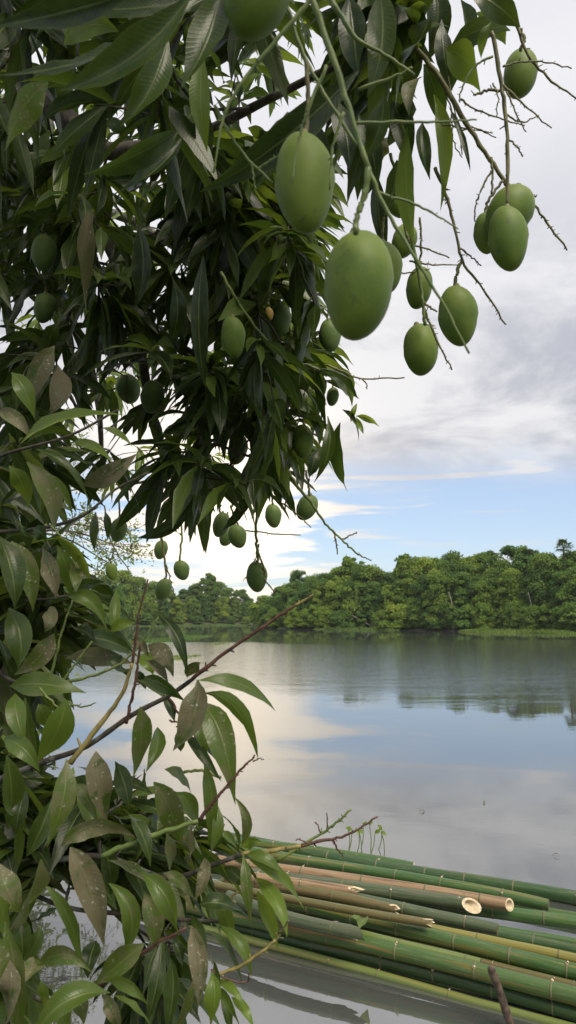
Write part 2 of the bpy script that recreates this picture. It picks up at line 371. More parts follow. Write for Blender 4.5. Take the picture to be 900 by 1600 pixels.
mb.add(np.stack([XX, YY, 0*XX], -1).reshape(-1, 3), np.stack([a, a+s, a+s+1, a+1], -1).reshape(-1, 4))
tag(mb.build('water', M_WATER), 'calm grey river water mirroring the clouds', 'river', kind='structure')
def gz(x, y): return float(ground_height(np.array(x, float), np.array(y, float)))

# ------------------------------------------------------------------ far forest
def quads(mb, c, n, size, asp=1.0, tint=None, rnd=rs):
    """one leaf-clump card at every centre c facing n (numpy, vectorised)"""
    k = len(c); n = nrm(n); up = nrm(rnd.randn(k, 3)); s = nrm(np.cross(n, up)); t = np.cross(s, n)
    size = np.asarray(size)[:, None]*0.5
    b = n*size*0.25
    v = np.stack([c-s*size*asp-b, c-t*size+b, c+s*size*asp-b, c+t*size+b], 1).reshape(-1, 3)
    mb.add(v, np.arange(4*k).reshape(-1, 4), None, np.repeat(tint, 4, axis=0))
def crown_mesh(name, seed, H, R, nclump, per, z0=0.04, shape='dome', leaf=(0.26, 0.52), m=M_FOREST, fill=1.0, drape=18):
    r = np.random.RandomState(seed); mb = MB()
    for i in range(nclump):
        h = r.uniform(z0, 1)**1.05
        prof = {'dome': math.sqrt(max(0.02, 1-max(0, (h-0.30)/0.72)**2))*(0.78+0.22*min(1, h/0.3)), 'column': 0.72+0.28*math.sin(h*math.pi), 'umbrella': (0.35 if h < 0.55 else 1.15*math.sqrt(max(0.02, 1-((h-0.72)/0.33)**2)))}[shape]
        ang = r.uniform(0, 2*math.pi); rad = R*prof*(r.uniform(0.30, 0.98)**0.6)
        rad *= 1+0.22*math.sin(3*ang+seed)+0.12*math.sin(7*h*3+ang*2)
        c = np.array([rad*math.cos(ang), rad*math.sin(ang), h*H*0.95])
        cr = r.uniform(0.75, 1.75)*R/4.0; k = int(per*(cr*4/R)**2*0.8)
        dv = nrm(r.randn(k, 3)); dv[:, 2] = np.abs(dv[:, 2])*0.9-0.25*(r.rand(k) < 0.35)
        rr = cr*r.uniform(0.62, 1.05, k)[:, None]
        p = c+dv*rr*np.array([1.1, 1.1, 0.95]); p += r.randn(k, 3)*0.07
        p[:, 2] = np.maximum(p[:, 2], 0.02*H)
        n = dv*0.9+np.array([0, 0, 0.55])+r.randn(k, 3)*0.6
        tn = np.clip(r.uniform(0.15, 0.85)+r.randn(k)*0.16, 0, 1); yl = np.clip(r.uniform(-0.5, 0.55)+r.randn(k)*0.12, 0, 1)
        quads(mb, p, n, r.uniform(*leaf, k), r.uniform(0.45, 0.8), np.stack([tn, yl, 0*tn, 1+0*tn], -1), r)
    for i in range(drape):   # hanging vines
        ang = r.uniform(0, 2*math.pi); top = r.uniform(0.35, 0.85)*H; rad = R*r.uniform(0.8, 1.02); L = r.uniform(0.15, 0.4)*H
        k = int(L*26); tt = r.rand(k)
        p = np.stack([rad*np.cos(ang)+r.randn(k)*0.14, rad*np.sin(ang)+r.randn(k)*0.14, top-L*tt], -1); p[:, 2] = np.maximum(p[:, 2], 0.1)
        n = np.stack([np.cos(ang)+r.randn(k)*0.5, np.sin(ang)+r.randn(k)*0.5, 0.5+r.rand(k)], -1)
        tn = np.clip(r.uniform(0.2, 0.8)+r.randn(k)*0.15, 0, 1)
        quads(mb, p, n, r.uniform(leaf[0], leaf[1]*0.8, k), 0.6, np.stack([tn, tn*0.3, 0*tn, 1+0*tn], -1), r)
    return mb.mesh(name, m, smooth=False)
def trunk_mesh(name, seed, H, R, m=M_FBARK, r0=0.16, nl=7):
    r = np.random.RandomState(seed); mb = MB()
    top = np.array([r.uniform(-.1, .1)*R, r.uniform(-.1, .1)*R, H*0.86])
    tr = spline([[0, 0, -0.4], [r.uniform(-.06, .06)*H, r.uniform(-.06, .06)*H, H*0.42], top], 6); tube(mb, tr, np.linspace(r0, r0*0.3, len(tr)), 7)
    for i in range(nl):
        b = tr[int(r.uniform(0.3, 0.9)*(len(tr)-1))]; a = r.uniform(0, 6.28); L = R*r.uniform(0.5, 0.9)
        e = b+np.array([math.cos(a)*L, math.sin(a)*L, L*r.uniform(0.2, 0.9)]); e[2] = min(e[2], H*0.9)
        q = spline([b, (b+e)/2+np.array([0, 0, -0.12*L]), e], 4); tube(mb, q, np.linspace(r0*0.4, r0*0.1, len(q)), 5)
    return mb.mesh(name, m)
PROTO = []   # (crown, trunk, H, R)
spec = [('dome', 12, 3.9, 100, 150), ('dome', 12, 3.3, 96, 150), ('column', 12, 2.4, 84, 150), ('dome', 12, 4.4, 115, 140), ('umbrella', 12, 3.3, 70, 150), ('dome', 7, 3.6, 80, 160), ('dome', 4, 3.0, 56, 180), ('column', 7, 2.6, 70, 160)]
for q, (sh, H, R, nc, per) in enumerate(spec):
    PROTO.append((crown_mesh('crown', 40+q, H, R, nc, per, 0.05 if sh != 'umbrella' else 0.15, sh, drape=26), trunk_mesh('trunk', 60+q, H, R), H, R))
def tree(pi, x, y, H, wscale, label, cat, group, name='bank_tree', rot=None):
    cm, tm, h0, r0 = PROTO[pi]; e = empty(name, (x, y, gz(x, y)-0.05), label, cat, group)
    sz = H/h0; wscale *= 1.15; e.scale = (sz*wscale, sz*wscale, sz); e.rotation_euler = (0, 0, rs.uniform(0, 6.28) if rot is None else rot)
    for nm, me in (('crown', cm), ('trunk', tm)):
        o = bpy.data.objects.new(nm, me); COL.objects.link(o); o.parent = e
    return e
ORD = ['first', 'second', 'third', 'fourth', 'fifth', 'sixth', 'seventh', 'eighth', 'ninth', 'tenth', 'eleventh', 'twelfth', 'thirteenth', 'fourteenth', 'fifteenth', 'sixteenth', 'seventeenth', 'eighteenth', 'nineteenth', 'twentieth', 'twenty-first', 'twenty-second', 'twenty-third', 'twenty-fourth']
def shore_dist(px):   # distance along the view to the far shore at this column
    ks = [(-200, 970.0), (150, 980), (200, 977.6), (270, 976.6), (340, 976.2), (398, 976), (409, 981), (440, 982.5), (520, 983.5), (620, 984.6), (730, 986), (820, 987.5), (900, 989.5), (1010, 992)]
    return G(px, np.interp(px, [k[0] for k in ks], [k[1] for k in ks]))[1]
def place(px, back, topy, pi, ws, label, group, cat='tree', name='bank_tree'):
    Y = shore_dist(px)+back; X = (px-450)/F*Y*math.cos(TH)*1.0
    X = (px-450)/F*(Y*math.cos(TH)); zb = gz(X, Y)
    # height that reaches the skyline row topy
    dep = Y*math.cos(TH); ztop = P(px, topy, dep)[2]
    return tree(pi, X, Y, max(1.5, ztop-zb)*1.03, ws, label, cat, group, name)
# right-hand bank: skyline row (px, top y, kind, width)
sky_row = [(418, 936, 5, 1.0), (436, 918, 1, .8), (455, 912, 0, .8), (470, 893, 4, .62), (487, 902, 1, .8), (508, 897, 0, .9), (530, 888, 1, .85), (551, 871, 2, .8), (572, 884, 0, .85), (592, 892, 1, .8), (612, 899, 3, .8), (636, 866, 2, .75), (658, 872, 0, .8), (682, 875, 1, .9), (706, 868, 3, .7), (733, 872, 0, .9), (757, 866, 1, .85), (782, 880, 3, .75), (806, 854, 4, .85), (832, 872, 1, .8), (856, 866, 0, .8), (880, 878, 1, .9), (906, 862, 0, .9)]
for i, (px, ty, pi, ws) in enumerate(sky_row):
    place(px, 8+3*math.sin(i*2.1), ty, pi, ws, f'tall vine-draped tree on the right far bank skyline, {ORD[i]} from the river gap', 'skyline trees of the right far bank')
mid_row = [(425, 948, 5, .8), (447, 935, 0, .7), (476, 928, 3, .75), (503, 922, 1, .8), (528, 918, 0, .8), (556, 912, 3, .7), (585, 920, 1, .8), (610, 925, 0, .7), (640, 903, 1, .8), (668, 912, 3, .7), (694, 900, 0, .8), (722, 905, 1, .85), (748, 912, 3, .7), (775, 908, 0, .75), (803, 900, 1, .8), (829, 914, 3, .7), (856, 895, 0, .8), (884, 905, 1, .8), (912, 900, 3, .8)]
for i, (px, ty, pi, ws) in enumerate(mid_row):
    place(px, 3.6+1.0*math.sin(i*1.7), ty-10, pi, ws, f'bushy tree, middle rank of the right far bank, {ORD[i]} from the river gap', 'middle rank of the right far bank', name='bank_tree')
low_row = [(414, 962, 6, .8), (432, 955, 6, .8), (456, 950, 5, .7), (482, 956, 6, .9), (508, 950, 5, .75), (536, 957, 6, .8), (565, 952, 7, .8), (594, 956, 5, .7), (622, 950, 6, .8), (650, 945, 7, .9), (676, 952, 5, .8), (702, 940, 7, .8), (730, 950, 6, .9), (757, 946, 5, .8), (785, 950, 7, .8), (812, 942, 5, .8), (838, 952, 6, .7), (863, 940, 7, .9), (888, 948, 5, .8), (914, 945, 6, .9)]
for i, (px, ty, pi, ws) in enumerate(low_row):
    place(px, 0.9+0.5*math.sin(i*2.3), ty, pi, ws, f'low waterline shrub, right far bank, {ORD[i]} from the river gap', 'waterline shrubs of the right far bank', 'shrub', 'bank_shrub')
left_sky = [(100, 905, 0, .9), (135, 900, 1, .9), (165, 902, 3, .8), (192, 893, 0, .8), (215, 903, 1, .8), (240, 912, 3, .75), (262, 921, 0, .8), (285, 922, 1, .8), (302, 916, 0, .8), (321, 897, 2, .95), (338, 912, 3, .7), (357, 920, 1, .8), (377, 922, 0, .75), (392, 936, 1, .7)]
for i, (px, ty, pi, ws) in enumerate(left_sky):
    place(px, 11+3*math.sin(i*1.9), ty, pi, ws, f'tree on the left far bank skyline, {ORD[len(left_sky)-1-i]} left of the river gap', 'skyline trees of the left far bank')
left_mid = [(115, 935, 0, .8), (150, 930, 3, .7), (180, 925, 1, .8), (206, 932, 0, .8), (230, 938, 3, .7), (254, 942, 1, .8), (278, 944, 0, .8), (300, 940, 3, .7), (322, 936, 1, .8), (346, 940, 0, .8), (368, 945, 1, .8), (388, 950, 5, .8), (401, 956, 7, .8)]
for i, (px, ty, pi, ws) in enumerate(left_mid):
    place(px, 4.5+1.2*math.sin(i*1.9), ty-7, pi, ws, f'bushy tree, front rank of the left far bank, {ORD[len(left_mid)-1-i]} left of the river gap', 'front rank of the left far bank')
left_low = [(130, 960, 5, .9), (165, 958, 7, .9), (196, 962, 5, .8), (225, 960, 6, 1.), (252, 963, 6, .9), (280, 962, 5, .8), (308, 964, 6, 1.), (335, 963, 7, .8), (360, 964, 6, .9), (384, 965, 6, .8)]
for i, (px, ty, pi, ws) in enumerate(left_low):
    place(px, 1.2, ty, pi, ws, f'low waterline shrub, left far bank, {ORD[len(left_low)-1-i]} left of the river gap', 'waterline shrubs of the left far bank', 'shrub', 'bank_shrub')

# fan palms above the right bank
def palm(px, back, topy, label):
    Y = shore_dist(px)+back; dep = Y*math.cos(TH); X = (px-450)/F*dep; zb = gz(X, Y); H = P(px, topy, dep)[2]-zb
    e = empty('fan_palm', (X, Y, zb-0.1), label, 'palm', 'fan palms over the right bank'); mb = MB()
    q = spline([[0, 0, 0], [0.1, 0, H*0.5], [0.02, 0, H-0.9]], 6); tube(mb, q, np.linspace(0.2, 0.14, len(q)), 8); mb.build('trunk', M_FBARK, e)
    for k in range(15):
        a = rs.uniform(0, 6.28); el = rs.uniform(-0.5, 1.35); dv = np.array([math.cos(a)*math.cos(el), math.sin(a)*math.cos(el), math.sin(el)])
        b = np.array([0.02, 0, H-0.9]); L = rs.uniform(0.7, 1.0); hub = b+dv*L; mb = MB(); tube(mb, spline([b, b+dv*L*0.5+[0, 0, 0.05], hub], 3), 0.03, 4)
        side = nrm(np.cross(dv, [0, 0, 1.0])); 
        for t in np.linspace(-1.9, 1.9, 19):
            sd = nrm(dv*math.cos(t)+side*math.sin(t)); tip = hub+sd*rs.uniform(0.75, 0.95)+np.array([0, 0, -0.22]); mid = hub+sd*0.45
            wv = np.cross(sd, nrm(np.cross(dv, side)))*0.05
            mb.add([hub-wv*.3, hub+wv*.3, mid+wv, mid-wv, mid-wv, mid+wv, tip+wv*.15, tip-wv*.15], [[0, 1, 2, 3], [4, 5, 6, 7]], None, [rs.rand(), rs.rand()*0.4, 0, 1])
        mb.build('frond', M_PALM, e, smooth=False)
palm(886, 7.0, 843, 'tallest fan palm above the right bank at the picture edge')
palm(829, 9.0, 858, 'fan palm half sunk among crowns left of the tallest palm')
palm(770, 11.0, 862, 'small fan palm farthest from the picture edge on the right bank')

# dead brush heap, leaning log, pale bare trunks on the right bank
def brush(px, py, wid, hgt, n, name, label, lean=0.0):
    c = G(px, py, 0.05); e = empty(name, c, label, 'dead wood'); mb = MB()
    for k in range(n):
        a = rs.uniform(-1.3, 1.3)+lean; L = hgt*rs.uniform(0.5, 1.1); b = np.array([rs.uniform(-wid, wid)*.5, rs.uniform(-.6, .6), 0])
        t = b+np.array([math.sin(a)*L, rs.uniform(-.5, .5), max(0.15, math.cos(a)*L)]); m_ = (b+t)/2+rs.randn(3)*0.18
        q = spline([b, m_, t], 4); tube(mb, q, np.linspace(0.05, 0.015, len(q)), 4)
    mb.build('branches', M_BRUSH, e)
brush(845, 986, 3.5, 2.2, 90, 'brush_heap', 'grey-brown heap of dead brush at the right waterline', 0.3)
brush(668, 984, 2.6, 1.6, 45, 'brush_heap', 'small brown tangle of dead vines at the waterline beside the grass')
c = G(575, 983, 0.1); mb = MB(); q = spline([c+[1.6, 0, -0.1], c+[0.2, 0.2, 0.7], c+[-1.5, 0.5, 1.7], c+[-2.6, 0.6, 2.3]], 5); tube(mb, q, np.linspace(0.11, 0.04, len(q)), 6)
tag(mb.build('fallen_log', M_PALE, origin=c), 'pale fallen log leaning out of the right bank shrubs', 'log')
for px, y0, y1, lb in ((706, 945, 925, 'left of two pale bare trunks showing between the right bank trees'), (830, 948, 926, 'right of two pale bare trunks showing between the right bank trees')):
    Y = shore_dist(px)+0.6; dep = Y*math.cos(TH); a = P(px, y0, dep); b = P(px-5, y1, dep); a0 = np.array([a[0]+.1, a[1], gz(a[0], a[1])-0.1])
    mb = MB(); q = spline([a0, a, (a+b)/2+[0.08, 0, 0], b], 4); tube(mb, q, np.linspace(0.09, 0.05, len(q)), 6)
    tag(mb.build('bare_trunk', M_PALE, origin=a0), lb, 'trunk', 'bare trunks on the right bank')

# waterside grass
def grass(name, pts, n, h, label, blade=0.05, spread=0.6):
    """blades scattered along a strip given by (px, y, half depth in metres)"""
    mb = MB(); pts = np.array(pts, float); k = n
    t = rs.rand(k)*(len(pts)-1); i = np.minimum(t.astype(int), len(pts)-2); f = t-i
    g = np.array([G(p[0], p[1])[:2] for p in pts]); hw = pts[:, 2]
    c = g[i]*(1-f)[:, None]+g[i+1]*f[:, None]; wv = hw[i]*(1-f)+hw[i+1]*f
    c = c+np.stack([rs.uniform(-spread, spread, k), rs.randn(k)*0.5*wv*(0.6+0.5*np.sin(c[:, 0]*0.7))], -1)
    en = np.sin(np.pi*np.clip(t/(len(pts)-1), 0, 1))**0.4; hh = h*rs.uniform(0.3, 1.15, k)*(0.45+0.55*np.abs(np.sin(c[:, 0]*0.9+np.sin(c[:, 0]*2.3+c[:, 1])*1.3)))*(0.3+0.7*en); ln = rs.randn(k, 2)*0.35*hh[:, None]; a = rs.uniform(0, 3.14, k); bw = blade*rs.uniform(0.6, 1.4, k)
    b = np.column_stack([c, np.full(k, -0.02)]); s = np.stack([np.cos(a), np.sin(a), 0*a], -1)*bw[:, None]
    tip = b+np.column_stack([ln, hh]); v = np.stack([b-s, b+s, tip+s*0.25, tip-s*0.25], 1).reshape(-1, 3)
    tn = rs.rand(k); mb.add(v, np.arange(4*k).reshape(-1, 4), None, np.repeat(np.stack([tn, rs.rand(k)*0.5, 0*tn, 1+0*tn], -1), 4, 0))
    tag(mb.build(name, M_GRASS, origin=(g[0][0], g[0][1], 0), smooth=False), label, 'grass', kind='stuff')
grass('water_grass', [(495, 983.5, .8), (550, 984, 1.6), (618, 985, .9)], 3200, 0.62, 'bright grass fringe at the middle of the right far waterline')
grass('water_grass', [(722, 987, .8), (770, 988, 2.0), (840, 989, 1.6), (905, 991, .8)], 3800, 0.62, 'bright grass fringe at the right end of the far waterline')
grass('water_grass', [(200, 979, 1.5), (290, 978, 2.5), (345, 977.5, 1.5), (398, 977, 1)], 2600, 0.5, 'pale grass fringe along the left far waterline')
grass('floating_grass', [(150, 1010, 7), (215, 1003, 9), (262, 1000, 8), (318, 993, 5)], 8000, 0.20, 'floating mat of light green water plants off the left bank', 0.05, 1.6)
grass('floating_grass', [(225, 1034, 1.2), (262, 1030, 1.6), (300, 1024, 1.0)], 900, 0.14, 'nearer thin patch of floating water plants by the left bank', 0.03, 0.7)
grass('floating_grass', [(325, 1008, .5), (355, 1006, .8)], 160, 0.16, 'tiny tuft of floating plants in open water left of centre', 0.03, 0.3)

# thin damp air over the river
hz = MB(); X0, X1, Y0, Y1, Z0, Z1 = -900, 900, -300, 1300, -5.0, 62.0
hz.add([(X0, Y0, Z0), (X1, Y0, Z0), (X1, Y1, Z0), (X0, Y1, Z0), (X0, Y0, Z1), (X1, Y0, Z1), (X1, Y1, Z1), (X0, Y1, Z1)], [[3, 2, 1, 0], [4, 5, 6, 7], [0, 1, 5, 4], [1, 2, 6, 5], [2, 3, 7, 6], [3, 0, 4, 7]])
mh = bpy.data.materials.new('haze'); mh.use_nodes = True; th_ = N(mh.node_tree); th_.n.remove(th_.n['Principled BSDF'])
pvn = th_.new('ShaderNodeVolumePrincipled'); pvn.inputs['Color'].default_value = (0.86, 0.90, 0.95, 1); pvn.inputs['Density'].default_value = 0.00018
th_.l.new(pvn.outputs[0], th_.n['Material Output'].inputs['Volume'])
tag(hz.build('haze', mh, smooth=False), 'thin pale haze hanging over the river', 'haze', kind='stuff')

# left bank shrubs between the young mango and the river
SHRUB = []
for q in range(3):
    SHRUB.append((crown_mesh('crown', 90+q, 2.2, 1.1, 34, 150, 0.05, 'dome', (0.05, 0.11), M_SHRUB, drape=10), trunk_mesh('trunk', 95+q, 2.2, 1.0, M_FBARK, 0.04)))
lsh = [(-3.2, 6.3, 2.4), (-4.3, 8.2, 2.2), (-4.9, 9.6, 1.8), (-5.6, 11.6, 2.1), (-6.8, 14.5, 2.4), (-7.9, 17.8, 2.5), (-9.6, 22.5, 2.8), (-11.6, 28.5, 3.2), (-14.5, 36.5, 3.6), (-18, 47, 4.0), (-5.9, 9.0, 3.2), (-8.3, 13.5, 3.6), (-11, 20, 4.2), (-15, 30, 5), (-22, 50, 6)]
for i, (x, y, H) in enumerate(lsh):
    cm, tm = SHRUB[i % 3]
    e = empty('bank_shrub', (x-0.15, y, gz(x-.15, y)-0.1), f'fine-leaved shrub on the left near bank, {ORD[i] if i < 10 else ORD[i-10]} in the {"waterside" if i < 10 else "rear"} row going away', 'shrub', 'shrubs on the left near bank')
    e.scale = (H/2.2*1.0,)*2+(H/2.2,); e.rotation_euler = (0, 0, i*1.3)
    for nm, me in (('crown', cm), ('trunk', tm)):
        o = bpy.data.objects.new(nm, me); COL.objects.link(o); o.parent = e
# airy fine-leaved tree behind the mango boughs
r = np.random.RandomState(77); bx, by = -7.0, 13.0
e = empty('airy_tree', (bx, by, gz(bx, by)-0.1), 'thin pale tree with fine airy leaves behind the mango boughs', 'tree'); mb = MB(); mt = MB()
def rel(p): return np.asarray(p)-np.array([bx, by, gz(bx, by)-0.1])
crown_c = [(P(px, py, dd)) for px, py, dd in ((60, 850, 12), (110, 830, 12), (150, 850, 11.6), (190, 835, 11.8), (205, 862, 11.6), (90, 880, 12), (30, 820, 12.4), (140, 800, 12), (60, 780, 12.5), (100, 740, 12.4), (150, 760, 12), (10, 870, 12.5), (170, 880, 11.8), (40, 700, 13), (120, 690, 12.5), (20, 640, 13))]
tk = spline([[0, 0, 0], [0.2, 0, 1.6], rel(P(20, 850, 12.6)), rel(P(40, 740, 12.6)), rel(P(60, 660, 12.8))], 6); tube(mt, tk, np.linspace(0.1, 0.03, len(tk)), 7)
for c in crown_c:
    cc = rel(c); b = tk[np.argmin(np.linalg.norm(tk-cc-[0, 0, -0.6], axis=1))]; q = spline([b, (b+cc)/2+[0, 0, .15], cc], 4); tube(mt, q, np.linspace(0.025, 0.008, len(q)), 5)
    for s_ in range(7):
        t = cc+r.randn(3)*[0.33, 0.3, 0.26]; q = spline([cc, (cc+t)/2+r.randn(3)*.04, t], 3); tube(mt, q, 0.005, 4)
        k = 26; p = q[r.randint(0, len(q), k)]+r.randn(k, 3)*0.085; tn = np.clip(r.uniform(.3, 1)+r.randn(k)*.15, 0, 1)
        quads(mb, p, r.randn(k, 3)+[0, 0, .7], r.uniform(.05, .10, k), 0.4, np.stack([tn, tn*.6, 0*tn, 1+0*tn], -1), r)
mt.build('trunk', M_FBARK, e); mb.build('crown', M_SHRUB, e, smooth=False)

# ------------------------------------------------------------------ leaves
def leaf(b, c, t, width, hint, fold=0.18, wave=0.02, seg=8, ac=3, seed=0.0):
    """one lanceolate mango leaf from petiole b over c to tip t; returns verts, uvs"""
    b, c, t = (np.asarray(q, float) for q in (b, c, t)); s = np.linspace(0, 1, seg+1)[:, None]
    m = b*(1-s)**2+2*c*s*(1-s)+t*s*s; T = nrm(2*(c-b)*(1-s)+2*(t-c)*s); L = np.linalg.norm(t-b)
    S = nrm(np.cross(T, np.broadcast_to(hint, T.shape))); Nn = np.cross(S, T); tw = (1.1*math.sin(seed*37.0))*(s-0.35)
    S, Nn = S*np.cos(tw)+Nn*np.sin(tw), Nn*np.cos(tw)-S*np.sin(tw)
    s = s[:, 0]; x = np.clip((s-0.05)/0.95, 0, 1)
    wd = np.where(s < 0.05, 0.05, np.maximum(np.sin(np.pi*x**(0.70+0.22*math.sin(seed*91)**2))**(0.80+0.2*seed)*(1-0.45*x**5), 0.05)); wd[-1] = 0.012
    vs = []; us = []
    for a in np.linspace(-1, 1, ac):
        up = fold*abs(a)**1.3*width*0.5*wd+wave*L*abs(a)*np.sin(s*19+seed*40+(2.0 if a > 0 else 0))*np.minimum(1, wd*1.3)
        vs.append(m+S*(a*0.5*width*wd)[:, None]+Nn*up[:, None]); us.append(np.stack([np.full_like(s, 0.5+a/2), s], -1))
    return np.stack(vs, 1).reshape(-1, 3), np.stack(us, 1).reshape(-1, 2)
FACE = {}
def leaf_faces(seg, ac):
    if (seg, ac) not in FACE:
        i, j = np.meshgrid(np.arange(seg), np.arange(ac-1), indexing='ij'); a = i*ac+j
        FACE[(seg, ac)] = np.stack([a, a+1, a+ac+1, a+ac], -1).reshape(-1, 4)
    return FACE[(seg, ac)]
KIND = {'f': (0.75, 0.05, 0.75), 'g': (0.72, 0.22, 0.38), 'd': (0.06, 0.10, 0.01), 'u': (0.70, 0.58, 0.28), 'b': (0.40, 0.85, 0.05), 'p': (0.9, 0.75, 0.15), 'n': (0.28, 0.14, 0.07)}  # d and n: dark green leaves, darkened further to paint in canopy shade
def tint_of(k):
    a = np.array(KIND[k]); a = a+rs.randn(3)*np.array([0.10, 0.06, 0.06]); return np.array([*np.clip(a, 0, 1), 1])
class Foliage:
    """all the leaves of one tree: the 300 that show largest become leaf objects, the rest one mesh"""
    def __init__(s): s.L = []
    def add(s, v, u, tint, seg, ac, hand): s.L.append((v, u, tint, seg, ac, hand))
    def build(s, root, origin):
        cell = {}; info = []
        for k, (v, u, tn, seg, ac, hand) in enumerate(s.L):
            px, py, dp = proj(v); c = set(zip((px//7).astype(int), (py//7).astype(int)))
            c = [q for q in c if 0 <= q[0] < 129 and 0 <= q[1] < 229]; dm = float(dp.mean()); info.append((c, dm))
            for q in c:
                if q not in cell or cell[q][0] > dm: cell[q] = (dm, k)
        score = np.array([sum(1 for q in c if cell[q][1] == k)+0.02*len(c) for k, (c, dm) in enumerate(info)])
        top = set(np.argsort(-score)[:300].tolist()); rest = MB()
        for k, (v, u, tn, seg, ac, hand) in enumerate(s.L):
            mb = MB() if k in top else rest
            mb.add(v, leaf_faces(seg, ac), u, tn)
            if k in top:
                o = mb.mesh('leaf', M_LEAF, v[0]); ob = bpy.data.objects.new('leaf', o); COL.objects.link(ob); ob.parent = root; ob.location = v[0]-np.asarray(origin)
        if rest.n: tag(rest.build('foliage', M_LEAF, root, origin), kind='stuff')

# --- mangoes: (x, y, width px, height px, tilt deg, material, label)
MG = [
 (405, -13, 113, 168, 4, 0, 'large pale mango cut off by the top edge of the picture'),
 (472, 290, 90, 162, 2, 0, 'big long mango left of the biggest one, hanging on a brown stalk'),
 (561, 449, 112, 172, -4, 0, 'biggest and nearest mango, hanging in the middle of the upper picture'),
 (597, 419, 56, 84, 0, 0, 'mango mostly hidden behind the right side of the biggest mango'),
 (632, 378, 40, 56, 6, 0, 'small mango in leaf shade just above right of the biggest mango'),
 (621, 317, 38, 50, 0, 0, 'small mango peeping between leaves above the biggest mango'),
 (655, 451, 42, 68, 2, 0, 'slim dark mango, upper left of a loose group of three below the sky twigs'),
 (712, 495, 60, 96, 2, 0, 'mango crossed by a blurred green twig, right of its group of three'),
 (658, 547, 57, 82, -10, 0, 'plump mango hanging lowest of the loose group of three'),
 (790, 375, 60, 104, 2, 0, 'front mango of the tight cluster of three near the right edge'),
 (796, 335, 72, 92, 18, 0, 'broad mango behind the front one of the tight cluster at right'),
 (757, 366, 38, 66, 4, 0, 'narrow mango at the left back of the tight cluster at right'),
 (813, 118, 54, 79, 0, 0, 'single mango high at the right against white cloud'),
 (363, 528, 37, 68, 0, 0, 'bright green long mango in the centre of the leafy canopy'),
 (202, 608, 39, 46, -30, 1, 'left mango of a touching pair in the shaded left canopy'),
 (237, 620, 36, 52, 14, 1, 'right mango of a touching pair in the shaded left canopy'),
 (372, 703, 32, 48, 4, 0, 'yellowish green mango hanging alone in the lower middle canopy'),
 (472, 690, 33, 54, 6, 0, 'mango near the right rim of the canopy above the river view'),
 (480, 793, 33, 43, 14, 1, 'mango below the canopy rim beside a long bare stalk'),
 (400, 901, 32, 48, 4, 1, 'mango hanging lowest on a long stalk in front of the river gap'),
 (346, 820, 27, 40, 6, 1, 'upper left mango of a dark cluster of three under the canopy'),
 (370, 838, 28, 38, -8, 1, 'right mango of a dark cluster of three under the canopy'),
 (355, 838, 24, 32, 10, 1, 'back mango of a dark cluster of three under the canopy'),
 (426, 806, 25, 38, 0, 1, 'dark mango against the yellow glow beneath the canopy'),
 (252, 859, 22, 30, 0, 1, 'small round mango, uppermost of three over the left far trees'),
 (283, 891, 24, 32, -8, 1, 'small mango, right of three over the left far trees'),
 (256, 921, 26, 35, 6, 1, 'small mango, lowest of three over the left far trees'),
 (174, 893, 18, 28, -6, 0, 'smallest pale mango hanging leftmost above the left far trees'),
 (186, 828, 27, 38, 0, 1, 'dark mango tucked under the leaves at the left canopy bottom'),
 (68, 396, 38, 60, 6, 1, 'greyish mango behind branches near the left edge'),
 (71, 482, 34, 48, 0, 1, 'dim mango below the greyish one near the left edge'),
 (514, 525, 34, 52, 4, 1, 'bluish green mango at the canopy rim left under the biggest mango'),
 (437, 503, 38, 56, 0, 1, 'shaded mango behind the little yellow fruit'),
 (420, 491, 13, 22, 0, 2, 'tiny shrivelled yellow-orange fruit in the middle canopy'),
 (520, 620, 20, 30, 0, 1, 'small mango half hidden in leaves at the right canopy rim'),
]
def mango_mesh(wid, hgt, beak, m):
    mb = MB(); nu, nv = 24, 18; th = np.linspace(0.001, np.pi-0.001, nv); ph = np.arange(nu)*2*np.pi/nu
    z = np.cos(th); r_ = np.sin(th)**0.93; r_ = r_*(1+0.07*z-0.05*z*z)
    x = r_[:, None]*np.cos(ph)*(1+0.05*np.cos(ph)*(z[:, None] > 0)); yv = r_[:, None]*np.sin(ph)*0.86
    x = x+beak*(0.16*(1-z[:, None])**2*0.35-0.10*(z[:, None] > 0)*z[:, None]**2)
    zz = np.broadcast_to(z[:, None], x.shape)-0.03*np.exp(-(th[:, None]/0.25)**2)
    lop = 1+0.035*np.sin(ph*2+beak*1.3)[None]*(1-z[:, None]**2)+0.03*np.sin(ph+2*beak)[None]*np.sin(th*2)[:, None]; x = x*lop; yv = yv*lop
    v = np.stack([x*wid/2, yv*wid/2, zz*hgt/2-hgt/2], -1).reshape(-1, 3)
    i, j = np.meshgrid(np.arange(nv-1), np.arange(nu), indexing='ij'); j2 = (j+1) % nu
    mb.add(v, np.stack([i*nu+j, (i+1)*nu+j, (i+1)*nu+j2, i*nu+j2], -1).reshape(-1, 4)); return mb.mesh('mango', m)
MDEP = []; MTOP = []
